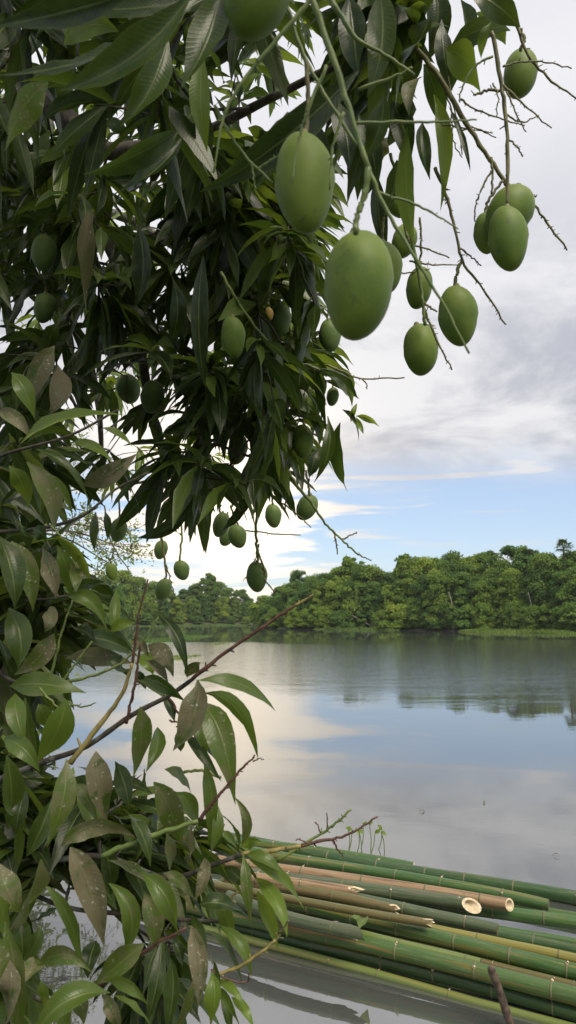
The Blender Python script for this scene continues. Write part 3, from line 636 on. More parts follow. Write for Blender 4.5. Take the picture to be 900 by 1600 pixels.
for k, (mx_, my, mw, mh, tilt, mi, lb) in enumerate(MG):
    size = 0.116 if mi != 2 else 0.052
    dep = size*F/mh*(1+0.04*math.sin(k*3.3))
    if k == 3: dep = 1.50
    if k == 6: dep = 1.62
    if k == 10: dep = 1.33
    if k == 11: dep = 1.37
    if k == 9: dep = 1.22
    if k in (30, 29): dep = 2.3
    if k == 32: dep = 2.45
    if k == 33: dep = 2.25
    if k == 34: dep = 2.9
    wid = mw*dep/F; hgt = mh*dep/F; MDEP.append(dep)
    tl = math.radians(tilt)
    top = P(mx_+mh/2*math.sin(tl), my-mh/2*math.cos(tl), dep); MTOP.append(top)
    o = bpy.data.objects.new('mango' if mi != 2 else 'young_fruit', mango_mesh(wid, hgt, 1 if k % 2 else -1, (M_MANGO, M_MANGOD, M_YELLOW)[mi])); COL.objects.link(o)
    o.location = top; o.rotation_euler = (TH*0.3, tl, 0)
    tag(o, lb, 'mango' if mi != 2 else 'fruit', 'mangoes on the tree')
    mb = MB(); tube(mb, [[0, 0, 0.004], [0, 0, -0.004]], [0.0045*wid/0.075, 0.008*wid/0.075], 8); cpo = mb.build('stem_cap', M_STALKB, o)

def hides_mango(v, dm):
    px, py, dp = proj(v)
    for (mx_, my, mw, mh, *_), md in zip(MG, MDEP):
        if dm < md+0.04 and np.any(((px-mx_)/(mw*0.56))**2+((py-my)/(mh*0.54))**2 < 1): return True
    return False

# ------------------------------------------------------------------ skeleton of branches that carries the leaf shoots
class Skeleton:
    def __init__(s): s.p = []; s.par = []; s.fix = []
    def limb(s, pts, r0, r1, join=None):
        q = spline(pts, 6); last = -1 if join is None else int(np.argmin(np.linalg.norm(np.array(s.p)-q[0], axis=1)))
        for k, c in enumerate(q): s.p.append(c); s.par.append(last); s.fix.append(r0+(r1-r0)*k/(len(q)-1)); last = len(s.p)-1
        return q
    def grow(s, tips, seglen=0.10):
        tips = np.array(tips); left = list(range(len(tips))); ends = {}
        arr = np.array(s.p); dmin = np.linalg.norm(tips[:, None]-arr[None], axis=2).min(1)
        for k in sorted(left, key=lambda q: dmin[q]):
            t = tips[k]; arr = np.array(s.p); dd = np.linalg.norm(arr-t, axis=1); dd = np.where(dd < 0.05, 9, dd)
            n = int(np.argmin(dd)); b = arr[n]; L = dd[n]; ns = max(2, int(L/seglen)); side = rs.randn(3)*0.08*L; last = n
            c = (b+t)/2+side+np.array([0, 0, 0.10*L])
            for q in np.linspace(0, 1, ns+1)[1:]:
                s.p.append(b*(1-q)**2+2*c*q*(1-q)+t*q*q+rs.randn(3)*0.004*(q < 1)); s.par.append(last); s.fix.append(None); last = len(s.p)-1
            ends[k] = (n if ns < 2 else s.par[last], last)
        return ends
    def twigs(s, mb, r0=0.0022, fixed=False):
        n = len(s.p); cnt = np.zeros(n); kids = [[] for _ in range(n)]
        for k in range(n):
            if s.par[k] >= 0: kids[s.par[k]].append(k)
        for k in range(n-1, -1, -1):
            if not kids[k]: cnt[k] += 1
            if s.par[k] >= 0: cnt[s.par[k]] += cnt[k]
        rad = np.array([r0*max(1, c)**0.42 for c in cnt])
        seen = set()
        for k in range(n):
            if s.fix[k] is not None: continue
            if k in seen: continue
            path = [s.par[k], k]; seen.add(k); cur = k
            while True:
                nx_ = [c for c in kids[cur] if c not in seen]
                if not nx_: break
                cur = max(nx_, key=lambda c: cnt[c]); path.append(cur); seen.add(cur)
            rr = rad[path].copy(); rr[0] = rr[1]; tube(mb, np.array(s.p)[path], rr, 5, knots=0.15)

def in_poly_px(px, py, poly): return inside_poly(np.array(px, float), np.array(py, float), np.array(poly, float))
def shoot_leaves(fol, tip, dirv, n, Lrange, kinds, allow, spread=1.0, droop=0.85, seg=8, ac=3, maxout=0.25, wr=(0.17, 0.235)):
    dirv = nrm(dirv); a0 = rs.uniform(0, 6.28); s1 = nrm(np.cross(dirv, [0.3, 0.2, 0.9])); s2 = np.cross(dirv, s1)
    for k in range(n):
        a = a0+k*2.4; o = rs.uniform(0.55, 1.15)*spread; dv = nrm(dirv*rs.uniform(0.3, 0.9)+(s1*math.cos(a)+s2*math.sin(a))*o)
        L = rs.uniform(*Lrange); b = tip-dirv*rs.uniform(0, 0.05); c = b+dv*L*0.5
        dr = droop*rs.uniform(0.5, 1.35)
        dv2 = nrm(dv+np.array([0, 0, -dr*1.7])); t = c+dv2*L*0.55; c = c+np.array([0, 0, -0.10*L*dr])
        hint = nrm(np.array([0, 0, 1.0])+rs.randn(3)*0.45)
        if abs(nrm(t-b) @ hint) > 0.9: hint = nrm(rs.randn(3))
        v, u = leaf(b, c, t, L*rs.uniform(*wr), hint, rs.uniform(0.08, 0.6), rs.uniform(0.003, 0.02), seg, ac, rs.rand())
        px, py, dp = proj(v)
        if dp.min() < 0.35: continue
        if allow is not None and np.mean(~in_poly_px(px, py, allow)) > maxout: continue
        if hides_mango(v, float(dp.mean())): continue
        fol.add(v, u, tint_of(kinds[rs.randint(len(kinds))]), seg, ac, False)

def hand_leaf(fol, e, dep0, spreadd=0.06, grow=1.0):
    bx_, by_, tx, ty, wpx, kd = e[:6]; tx = bx_+(tx-bx_)*grow; ty = by_+(ty-by_)*grow; wpx = wpx*grow; dep = dep0 if len(e) < 9 else e[8]
    L = math.hypot(tx-bx_, ty-by_)
    if len(e) >= 8 and e[6] is not None: cx, cy = e[6], e[7]
    else:                                        # a slight droop: the belly of the curve lies above the chord
        k = rs.uniform(0.04, 0.13); nxp, nyp = -(ty-by_), tx-bx_
        if nyp > 0: nxp, nyp = -nxp, -nyp
        cx, cy = (bx_+tx)/2+nxp*k, (by_+ty)/2+nyp*k
    d0 = dep+rs.uniform(-.02, .02); d1 = dep+rs.uniform(-1, 1)*spreadd*dep
    b, c, t = P(bx_, by_, d0), P(cx, cy, (d0+d1)/2-0.03*dep), P(tx, ty, d1)
    view = nrm(CAM-c); hint = nrm(view+rs.randn(3)*0.38+np.array([0, 0, 0.35]))
    v, u = leaf(b, c, t, wpx*0.98*dep/F, hint, rs.uniform(0.1, 0.65), rs.uniform(0.003, 0.016), 10, 5, rs.rand())
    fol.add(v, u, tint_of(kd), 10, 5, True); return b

# ------------------------------------------------------------------ the big mango tree
tb = np.array([-4.3, 4.2, 0.0]); tb[2] = gz(tb[0], tb[1])-0.1
MT = empty('mango_tree', tb, 'large fruiting mango tree arching over the water from the left', 'tree')
sk = Skeleton(); fol = Foliage()
def build_limb(q, r0, r1, name, k=9, m=M_BARK):
    mb = MB(); tube(mb, q, np.linspace(r0, r1, len(q)), k, knots=0.12); mb.build(name, m, MT, tb)
top = np.array([-4.0, 4.0, 3.2])
q = sk.limb([tb, tb+[0.1, 0, 1.4], top], 0.20, 0.15); build_limb(q, 0.20, 0.15, 'trunk', 12)
LIMBS = [
 ([top, P(-120, 250, 3.5), P(30, 320, 3.1), P(120, 395, 3.0), P(190, 470, 2.9), P(260, 530, 2.8), P(340, 575, 2.7), P(430, 620, 2.6)], 0.06, 0.008),
 ([top, P(-60, 285, 3.4), P(60, 305, 3.0), P(140, 330, 2.9), P(180, 400, 2.8), P(215, 520, 2.8), P(240, 660, 2.9), P(280, 760, 3.1)], 0.055, 0.008),
 ([top+[0, 0, .1], P(-150, 60, 3.0), P(50, 150, 2.3), P(110, 190, 2.2), P(170, 236, 2.15), P(240, 232, 2.1), P(330, 270, 2.1), P(440, 380, 2.2)], 0.05, 0.008),
 ([top+[0, 0, .2], P(-300, -300, 2.4), P(0, -380, 1.5), P(250, -260, 1.15), P(460, -190, 1.0), P(620, -120, 1.15), P(730, -30, 1.35)], 0.05, 0.007),
 ([top, P(-180, 450, 3.8), P(40, 440, 3.4), P(110, 500, 3.4), P(150, 610, 3.6), P(160, 720, 3.9)], 0.05, 0.01),
 ([top+[0, 0, .1], np.array([-3.2, 2.0, 3.7]), np.array([-2.0, 0.4, 3.9]), np.array([-0.8, -0.8, 3.8])], 0.06, 0.02),
 ([top, P(-100, 380, 4.6), P(150, 330, 4.6), P(300, 400, 4.3), P(420, 420, 3.6)], 0.05, 0.01),
 ([P(240, 232, 2.1), P(330, 200, 1.8), P(430, 150, 1.6), P(560, 90, 1.5), P(660, 90, 1.45)], 0.012, 0.006),
]
for li, (pts, r0, r1) in enumerate(LIMBS):
    q = sk.limb(pts, r0, r1, join=True); build_limb(q, r0, r1, 'limb', 8)
ALLOW = [(-400, -500), (690, -500), (690, 40), (640, 120), (640, 200), (585, 260), (560, 330), (530, 380), (520, 440), (535, 500), (545, 560), (556, 620), (556, 655), (545, 690), (512, 725), (500, 765), (470, 790), (432, 812), (400, 815), (352, 862), (322, 866), (300, 830), (255, 845), (215, 842), (170, 870), (140, 845), (110, 830), (60, 860), (-400, 900)]
SH = [(-200, -300), (600, -300), (610, 60), (560, 170), (500, 280), (470, 380), (480, 450), (495, 560), (500, 620), (480, 680), (440, 730), (380, 760), (320, 790), (220, 790), (150, 790), (60, 780), (-200, 780)]
tips = []; meta = []
def sample(n, poly, drange, lr, kinds, nl, spread=1.0, droop=0.9, cond=None):
    x0, y0 = np.min(poly, 0); x1, y1 = np.max(poly, 0); k = 0; tr = 0
    while k < n and tr < 40000:
        tr += 1; px, py = rs.uniform(x0, x1), rs.uniform(y0, y1)
        if not in_poly_px(px, py, poly): continue
        dep = rs.uniform(*drange)
        if cond and rs.rand() > cond(px, py): continue
        tips.append(P(px, py, dep)); meta.append((lr, kinds, rs.randint(*nl), spread, droop)); k += 1
# main curtain, deeper toward the left
hole = lambda px, py: 0.35 if (90 < px < 300 and 120 < py < 330) or (90 < px < 260 and 640 < py < 800) else 1.0
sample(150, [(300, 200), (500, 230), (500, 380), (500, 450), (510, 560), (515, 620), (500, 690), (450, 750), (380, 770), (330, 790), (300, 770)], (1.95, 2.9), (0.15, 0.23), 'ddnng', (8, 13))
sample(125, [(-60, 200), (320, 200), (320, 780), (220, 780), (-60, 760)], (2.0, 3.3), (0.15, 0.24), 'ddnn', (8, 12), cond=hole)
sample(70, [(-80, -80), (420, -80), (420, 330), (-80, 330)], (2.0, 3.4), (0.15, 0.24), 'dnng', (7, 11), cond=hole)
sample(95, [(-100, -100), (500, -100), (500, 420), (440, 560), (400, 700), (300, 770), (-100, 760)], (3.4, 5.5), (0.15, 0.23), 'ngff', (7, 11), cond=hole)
sample(26, [(-60, -120), (560, -120), (600, 40), (560, 140), (300, 180), (-60, 200)], (1.25, 1.7), (0.16, 0.24), 'ddn', (6, 10), cond=hole)
sample(14, [(560, -60), (650, -60), (650, 60), (610, 150), (560, 230)], (1.35, 1.7), (0.15, 0.20), 'dng', (5, 8), 0.6, 0.9)
nview = len(tips)
for k in range(900):      # unseen crown above the picture and the photographer, added to shade the leaves
    p = np.array([rs.uniform(-3.8, 0.75), rs.uniform(0.05, 4.2), rs.uniform(2.9, 6.0)])
    if p[2]-CAMZ < 0.95*max(0, p[1])+0.72 or p[2] > 4.2+0.55*p[1] or p[0] > 0.15+0.6*rs.rand(): continue
    tips.append(p); meta.append(((0.19, 0.26), 'dn', rs.randint(9, 13), 1.0, 0.5))
for k in range(75):  # more unseen shoots overhead, added to keep sun off the near leaves
    p = np.array([rs.uniform(-1.3, 0.5), rs.uniform(-0.6, 0.3), rs.uniform(3.0, 3.7)])
    if p[2]-CAMZ < 0.95*max(0, p[1])+0.8: continue
    tips.append(p); meta.append(((0.19, 0.26), 'dn', rs.randint(9, 13), 1.0, 0.5))
ends = sk.grow(tips, 0.09)
for k, (lr, kinds, nl, sp, dr) in enumerate(meta):
    par, last = ends[k]; dv = sk.p[last]-sk.p[par]
    shoot_leaves(fol, sk.p[last], nrm(dv)+np.array([0, 0, -0.25]), nl, lr, kinds, ALLOW if k < nview else None, sp, dr, 8 if k < nview else 4)
mb = MB(); sk.twigs(mb); tag(mb.build('twigs', M_BARK, MT, tb), kind='stuff')
# leaves picked out singly: (petiole x, y, tip x, y, width, kind, bend x, bend y, distance)
NEAR = [
 (300, -12, 92, 142, 62, 'd', 225, 110, .62), (275, 30, -10, 118, 46, 'd', 150, 112, .66), (205, -12, -20, 42, 48, 'd', 90, 30, .60), (300, 0, 120, 12, 34, 'd', 200, 22, .75),
 (100, 70, 186, 50, 44, 'g', 140, 20, 1.3), (345, -15, 283, 138, 56, 'n', 330, 70, .8), (318, 82, 324, 238, 33, 'g', 305, 160, 1.0), (75, 128, 8, 236, 54, 'u', 20, 170, .9),
 (262, 58, 186, 200, 44, 'n', 245, 150, 1.0), (278, 205, 128, 272, 40, 'd', 200, 255, .95), (285, 215, 182, 302, 34, 'd', 250, 275, .98), (560, 110, 312, 300, 54, 'd', 440, 240, .98),
 (592, -18, 573, 152, 46, 'n', 610, 70, .95), (545, -10, 560, 120, 44, 'd', 552, 60, 1.05), (672, 28, 622, 106, 48, 'd', 650, 80, 1.3), (697, 76, 752, 150, 52, 'g', 745, 90, 1.4), (704, 74, 798, 48, 40, 'n', 750, 30, 1.42),
 (725, -20, 813, 43, 48, 'd', 780, 5, 1.35), (768, 34, 752, 92, 17, 'p', 752, 60, 1.3), (678, 148, 688, 330, 26, 'f', 712, 215, 1.4), (636, 198, 648, 384, 38, 'g', 628, 300, 1.45), (660, 192, 672, 282, 24, 'd', 655, 240, 1.4),
 (660, 120, 640, 182, 24, 'p', 628, 140, 1.3), (605, 215, 596, 258, 26, 'p', 588, 235, 1.3), (600, 150, 566, 250, 40, 'd', 600, 210, 1.2), (700, 165, 735, 268, 10, 'd', 728, 220, 1.4), (690, 30, 705, 135, 30, 'd', 690, 90, 1.45), (640, -10, 645, 105, 40, 'd', 660, 50, 1.4), (745, 20, 790, 70, 34, 'g', 775, 30, 1.5),
 (450, 175, 392, 300, 46, 'd', 440, 250, 1.05), (480, 180, 500, 330, 40, 'd', 510, 250, 1.3), (620, 250, 600, 340, 28, 'n', 620, 300, 1.5), (590, 270, 605, 400, 26, 'd', 585, 330, 1.6),
 (620, -12, 598, 112, 44, 'd', 625, 60, 1.4), (682, -15, 668, 96, 40, 'd', 690, 40, 1.5), (655, 58, 608, 152, 40, 'd', 645, 110, 1.45), (692, 58, 700, 152, 34, 'n', 705, 110, 1.6), (640, 148, 600, 232, 36, 'd', 635, 200, 1.5), (662, 100, 690, 205, 32, 'n', 690, 150, 1.6), (612, 158, 640, 262, 36, 'd', 640, 210, 1.55), (560, 180, 588, 300, 36, 'd', 590, 240, 1.3), (582, 228, 560, 322, 32, 'd', 585, 280, 1.4), (520, 150, 545, 270, 38, 'd', 548, 210, 1.3), (720, 0, 735, 95, 34, 'd', 740, 45, 1.6),
 (330, 330, 318, 620, 0, 'd', 330, 470, 1.7),
 (430, 560, 400, 470, 20, 'n'), (520, 575, 550, 636, 24, 'g', 548, 585, 2.4), (532, 660, 543, 768, 27, 'n', 520, 715, 2.4), (512, 650, 490, 755, 22, 'n', 525, 710, 2.4), (556, 650, 594, 668, 12, 'f', 580, 650, 2.4), (556, 652, 568, 678, 9, 'f', 562, 664, 2.4), (548, 660, 558, 630, 9, 'f', 550, 645, 2.4), (535, 640, 560, 690, 16, 'd', 560, 655, 2.45), (480, 640, 500, 700, 22, 'n', 500, 660, 2.4), (440, 640, 468, 712, 0, 'd'),
 (490, 565, 440, 520, 18, 'n', None, None, 2.3), (470, 575, 475, 622, 18, 'n', None, None, 2.3), (385, 640, 360, 735, 22, 'd', None, None, 2.5), (330, 790, 322, 866, 18, 'n', None, None, 2.9), (390, 770, 335, 838, 20, 'd', 375, 815, 2.7), (300, 790, 215, 840, 22, 'd', 260, 838, 2.9), (250, 760, 180, 830, 24, 'd', None, None, 3.0), (150, 800, 148, 862, 14, 'n', None, None, 3.2), (165, 800, 168, 845, 12, 'n', None, None, 3.2), (272, 830, 285, 838, 8, 'f', None, None, 3.3), (500, 700, 480, 760, 20, 'd', None, None, 2.5), (440, 735, 446, 802, 14, 'd', None, None, 2.6),
 (318, 400, 322, 610, 30, 'd', 300, 510, 1.75), (268, 430, 262, 545, 38, 'd', 290, 490, 1.9), (215, 350, 212, 480, 36, 'd', 235, 420, 1.9), (140, 330, 135, 490, 32, 'b', 120, 410, 1.9), (85, 540, 40, 640, 34, 'b', 60, 570, 2.0), (90, 570, 78, 648, 34, 'b', 105, 610, 2.0),
]
for e_ in NEAR:
    if e_[4]: hand_leaf(fol, e_, 2.2)
fol.build(MT, tb)

# fruit stalks and bare flower panicles of the mango tree: (points, depth, r0 px, r1 px, material, scar spacing px)
def stalk(parent, origin, pts, dep, r0, r1, m, scars=0, name='fruit_stalk', dep1=None):
    n = len(pts); ds = np.linspace(dep, dep if dep1 is None else dep1, n)
    q = spline([P(a, b, dd) for (a, b), dd in zip(pts, ds)], 6); sc = np.linspace(ds[0], ds[-1], len(q))/F
    q[1:-1] += rs.randn(len(q)-2, 3)*(0.7*sc[1:-1, None]); rr = 0.86*np.linspace(r0, r1, len(q))*sc; mb = MB(); tube(mb, q, rr, 7, knots=0.22)
    if scars:
        L = np.linalg.norm(q[-1]-q[0]); k = int(L/(scars*ds[0]/F)); t, s1, s2 = frames(q)
        for i in range(k):
            f = rs.uniform(0.12, 1.0); j = min(int(f*(len(q)-1)), len(q)-2); b = q[j]*(1-(f*(len(q)-1)-j))+q[j+1]*(f*(len(q)-1)-j)
            a = rs.uniform(0, 6.28); dv = nrm(s1[j]*math.cos(a)+s2[j]*math.sin(a)+t[j]*0.4); L2 = rr[j]*rs.uniform(1.6, 4.5)
            tube(mb, [b, b+dv*L2*0.6, b+dv*L2], [rr[j]*0.55, rr[j]*0.45, rr[j]*0.35], 4)
    return mb.build(name, m, parent, origin)
GS, BS, RT, YT = M_STALK, M_STALKB, M_TWIG, M_YTWIG
ST = [
 ([(478, -40), (492, 10), (530, 120), (555, 200), (575, 262), (600, 320), (640, 390), (690, 470), (733, 552)], .72, 6.5, 2.0, GS, 0),
 ([(575, 262), (571, 300), (559, 335), (555, 366)], .72, 6, 5.5, GS, 0), ([(505, -20), (530, 20), (557, 60), (600, 85), (647, 117)], .9, 6, 2.5, GS, 0),
 ([(505, -30), (470, 18), (405, 95), (368, 145), (347, 190), (334, 270)], .78, 5, 2, GS, 30), ([(335, 165), (350, 195), (380, 240), (425, 286)], .85, 3, 2, GS, 40), ([(393, 253), (396, 275), (400, 298)], .85, 2, 1.2, GS, 14), ([(402, 264), (420, 252), (438, 239)], .85, 2.2, 1.4, GS, 14),
 ([(440, -10), (455, 30), (478, 95), (512, 155), (556, 226)], .84, 4.5, 3, GS, 0), ([(478, 95), (481, 150), (478, 212)], .83, 4, 4.5, BS, 0),
 ([(510, 103), (482, 170), (468, 210), (456, 286)], .76, 3.5, 2, GS, 22), ([(537, 176), (520, 228), (515, 296)], .78, 3.5, 2, GS, 16),
 ([(553, 193), (620, 191), (690, 190), (745, 187)], .74, 3.2, 1.4, GS, 0), ([(560, 140), (620, 118), (644, 105)], .9, 3, 2, GS, 0),
 ([(640, 60), (688, 125), (735, 203), (762, 243), (790, 286)], 1.38, 4.5, 4, BS, 0), ([(768, 50), (780, 110), (789, 175), (793, 240), (793, 326)], 1.24, 4, 3.2, BS, 60), ([(790, 286), (796, 292)], 1.36, 4, 4, BS, 0), ([(786, 282), (765, 310), (757, 335)], 1.37, 2.5, 2.5, BS, 0),
 ([(805, 30), (822, 80), (855, 120), (902, 155)], 1.6, 3.2, 1.5, BS, 9), ([(814, 45), (819, 62), (813, 80)], 1.66, 3, 3, BS, 0), ([(786, 104), (815, 96), (850, 97), (893, 107)], 1.45, 2, 1.2, BS, 8), ([(786, 133), (820, 165), (862, 200)], 1.24, 2.2, 1.1, BS, 8),
 ([(789, 178), (815, 190), (842, 180)], 1.3, 1.8, 1.1, BS, 6), ([(790, 140), (808, 180), (822, 206)], 1.3, 1.7, 1, BS, 6), ([(720, 155), (745, 172), (786, 186), (820, 196)], 1.36, 2, 1.1, BS, 7), ([(792, 215), (805, 228), (817, 245)], 1.26, 2, 1.2, BS, 6), ([(788, 140), (760, 142), (740, 148)], 1.26, 3, 2.2, BS, 8), ([(770, 88), (745, 100), (725, 130), (718, 160)], 1.3, 2.4, 1.4, GS, 10),
 ([(700, 120), (712, 180), (722, 242)], 1.4, 1.6, 1, BS, 7), ([(690, 130), (705, 170), (708, 220), (722, 246)], 1.42, 1.6, 1, BS, 7), ([(715, 205), (740, 200), (775, 215)], 1.38, 1.6, 1, BS, 7), ([(690, 195), (725, 200), (770, 208)], 1.38, 1.6, 1, BS, 7), ([(770, 130), (778, 150), (776, 182)], 1.26, 1.6, 1, BS, 6),
 ([(768, 246), (769, 275), (768, 303)], 1.34, 2.4, 2, BS, 0), ([(768, 266), (752, 296), (743, 322), (742, 346)], 1.34, 2, 1.2, BS, 8), ([(826, 308), (850, 340), (886, 391)], 1.34, 2.6, 1.6, BS, 7), ([(796, 300), (826, 308), (838, 306)], 1.34, 2, 1.4, BS, 6),
 ([(680, 262), (695, 300), (706, 335), (722, 405), (755, 452), (790, 507)], 1.40, 3.6, 1.5, BS, 9), ([(722, 406), (714, 425), (711, 449)], 1.40, 3, 3.4, BS, 0), ([(718, 388), (735, 400), (752, 415)], 1.40, 2, 1.2, BS, 7),
 ([(610, 240), (628, 300), (645, 380), (658, 450), (662, 485), (664, 508)], 1.56, 3.2, 3.2, GS, 30), ([(663, 482), (682, 530), (706, 578)], 1.56, 2.4, 1.5, BS, 7), ([(662, 474), (672, 480), (683, 487)], 1.56, 2.4, 1.6, BS, 8), ([(650, 405), (655, 412), (656, 418)], 1.60, 2.4, 2.4, BS, 0),
 ([(630, 345), (640, 378), (670, 390), (702, 403)], 1.56, 2.2, 1.2, BS, 7), ([(640, 408), (670, 413), (716, 414)], 1.56, 2, 1.1, BS, 7), ([(656, 340), (658, 380), (655, 418)], 1.6, 2.2, 2, BS, 8), ([(590, 300), (640, 316), (680, 335), (716, 358)], .85, 3, 1.2, GS, 12), ([(605, 390), (625, 425), (672, 420)], 1.6, 1.8, 1, BS, 8),
 ([(633, 330), (634, 345), (634, 352)], 1.9, 2, 2, BS, 0), ([(618, 270), (620, 285), (621, 294)], 2.2, 2, 2, BS, 0), ([(600, 340), (598, 365), (597, 379)], 1.5, 2.4, 2.4, BS, 0),
 ([(345, 425), (377, 480), (420, 535), (447, 557), (500, 578)], 2.0, 3, 1.6, GS, 0), ([(367, 465), (366, 482), (363, 496)], 2.0, 2.5, 2.5, BS, 0), ([(510, 570), (540, 582), (565, 592), (632, 590)], 2.4, 2.2, 1.2, BS, 9), ([(565, 592), (572, 600), (573, 608)], 2.4, 1.5, 1, BS, 6),
 ([(400, 632), (430, 655), (455, 666), (474, 666)], 2.5, 2.4, 2.2, GS, 0), ([(475, 600), (474, 640), (475, 664)], 2.5, 2, 2, BS, 0), ([(440, 720), (462, 757), (490, 790), (512, 822), (535, 843), (556, 864)], 2.55, 3, 1.6, GS, 0), ([(478, 735), (482, 755), (484, 774)], 2.7, 2.2, 2.2, BS, 0), ([(522, 831), (525, 845), (527, 866)], 2.55, 1.8, 1.2, BS, 10), ([(535, 843), (545, 838), (558, 832)], 2.55, 1.5, 1, BS, 7), ([(556, 864), (566, 870), (580, 876)], 2.55, 1.6, 1, BS, 8),
 ([(404, 770), (400, 820), (401, 850), (402, 879)], 2.75, 2.6, 2.4, GS, 0), ([(401, 858), (412, 885), (414, 905), (430, 926)], 2.75, 2, 1.1, BS, 10), ([(404, 850), (402, 866), (394, 890), (380, 908)], 2.8, 1.6, 1, BS, 8), ([(384, 829), (420, 833), (470, 836)], 2.75, 1.4, 1, BS, 10), ([(430, 780), (460, 800), (486, 824)], 2.7, 1.6, 1, BS, 12),
 ([(250, 820), (252, 835), (252, 845)], 4.4, 1.6, 1.6, BS, 0), ([(248, 815), (256, 860), (259, 905)], 4.0, 1.9, 1.8, BS, 0), ([(258, 880), (266, 905), (272, 930)], 4.0, 1.4, 1, BS, 7), ([(283, 800), (284, 840), (281, 876)], 4.2, 1.9, 1.8, GS, 0), ([(163, 790), (170, 835), (180, 858), (202, 893)], 4.6, 1.6, 1, BS, 9), ([(178, 855), (175, 868), (173, 880)], 4.6, 1.5, 1.5, BS, 0),
 ([(220, 480), (223, 540), (221, 585), (212, 588)], 2.9, 2.2, 2, GS, 0), ([(221, 583), (228, 590), (231, 595)], 2.9, 2, 2, GS, 0), ([(373, 630), (374, 660), (373, 680)], 2.8, 2, 2, BS, 0), ([(342, 780), (344, 795), (344, 801)], 3.2, 1.8, 1.8, BS, 0), ([(360, 790), (366, 808), (372, 820)], 3.3, 1.8, 1.8, BS, 0), ([(356, 800), (353, 815), (352, 823)], 3.4, 1.6, 1.6, BS, 0), ([(424, 760), (425, 775), (426, 788)], 3.4, 1.8, 1.8, BS, 0), ([(186, 780), (187, 800), (186, 810)], 3.4, 1.8, 1.8, BS, 0),
 ([(66, 340), (68, 355), (65, 368)], 2.3, 2, 2, BS, 0), ([(70, 440), (72, 450), (71, 459)], 2.3, 2, 2, BS, 0), ([(512, 470), (513, 485), (512, 500)], 2.5, 2, 2, BS, 0), ([(437, 455), (438, 465), (437, 476)], 2.45, 2, 2, BS, 0), ([(419, 460), (420, 470), (420, 481)], 2.25, 1.6, 1.6, BS, 0), ([(519, 585), (520, 596), (520, 606)], 2.9, 1.6, 1.6, BS, 0), ([(400, -130), (398, -110), (400, -95)], .8, 5, 5, GS, 0),
]
for pts, dep, r0, r1, m_, sc in ST: stalk(MT, tb, pts, dep, r0, r1, m_, sc)

# ------------------------------------------------------------------ the young mango tree at the lower left
yb = np.array([-1.25, 1.35, 0.0]); yb[2] = gz(yb[0], yb[1])-0.05
YM = empty('young_mango_tree', yb, 'young mango tree with dusty spotted leaves at the lower left', 'tree')
sk2 = Skeleton(); fol2 = Foliage()
ytop = P(-260, 900, 1.5)
def ylimb(pts, r0, r1, name='branch'):
    q = sk2.limb(pts, r0, r1, join=True if sk2.p else None); mb = MB(); tube(mb, q, np.linspace(r0, r1, len(q)), 8, knots=0.18); mb.build(name, M_BARK, YM, yb)
ylimb([yb, (yb+ytop)/2+[0.03, 0, 0], ytop, P(-200, 600, 1.7)], 0.035, 0.012, 'trunk')
YL = [
 ([P(-260, 1180, 1.45), P(-80, 1235, 1.38), P(30, 1205, 1.33), P(75, 1188, 1.30), P(135, 1166, 1.27), P(205, 1118, 1.25), P(262, 1088, 1.24), P(300, 1062, 1.23)], .013, .005),
 ([P(-260, 1180, 1.45), P(-60, 1330, 1.40), P(60, 1345, 1.36), P(160, 1338, 1.32), P(260, 1372, 1.30), P(330, 1352, 1.28), P(382, 1334, 1.27)], .012, .005),
 ([P(-255, 1300, 1.40), P(-40, 1480, 1.28), P(60, 1560, 1.2), P(140, 1548, 1.18), P(205, 1500, 1.17), P(290, 1452, 1.2)], .011, .004),
 ([P(-60, 1330, 1.40), P(80, 1410, 1.4), P(190, 1428, 1.36), P(270, 1436, 1.32), P(365, 1441, 1.30)], .009, .004),
 ([P(-260, 1000, 1.45), P(-60, 1010, 1.4), P(15, 1062, 1.36), P(60, 1070, 1.35)], .010, .004),
 ([P(-250, 860, 1.5), P(-60, 835, 1.45), P(60, 826, 1.42), P(130, 805, 1.42), P(180, 765, 1.44), P(232, 738, 1.46)], .009, .003),
 ([P(-240, 760, 1.55), P(-80, 735, 1.5), P(30, 703, 1.42), P(110, 680, 1.42), P(185, 640, 1.42)], .008, .003),
 ([P(-250, 930, 1.5), P(-40, 900, 1.5), P(50, 935, 1.45), P(110, 930, 1.44)], .008, .003),
]
for pts, r0, r1 in YL: ylimb(pts, r0*0.52, r1*0.7)
YA = [(-400, 600), (60, 600), (140, 690), (160, 790), (150, 880), (175, 930), (215, 970), (225, 1040), (120, 1075), (105, 1130), (150, 1180), (250, 1200), (330, 1260), (400, 1340), (440, 1400), (380, 1440), (330, 1460), (340, 1620), (150, 1700), (-400, 1700)]
tips = []; meta = []
sample(95, [(-80, 820), (60, 830), (110, 930), (100, 1050), (60, 1110), (-80, 1150)], (1.45, 2.0), (0.13, 0.20), 'ngud', (5, 9), 1.0, 0.8)
sample(10, [(-60, 640), (60, 690), (90, 790), (-60, 830)], (1.5, 1.9), (0.13, 0.19), 'nud', (5, 8), 1.0, 0.8)
sample(125, [(-80, 1160), (60, 1220), (180, 1240), (290, 1300), (350, 1350), (280, 1390), (150, 1370), (20, 1380), (-80, 1400)], (1.36, 1.75), (0.12, 0.19), 'dnngu', (5, 8), 1.0, 0.8)
sample(26, [(-80, 1400), (10, 1400), (15, 1600), (-80, 1640)], (1.15, 1.5), (0.14, 0.19), 'gun', (5, 8), 1.0, 0.8)
sample(18, [(200, 1470), (300, 1470), (320, 1560), (180, 1580)], (1.25, 1.5), (0.12, 0.17), 'dn', (4, 6), 0.9, 1.0)
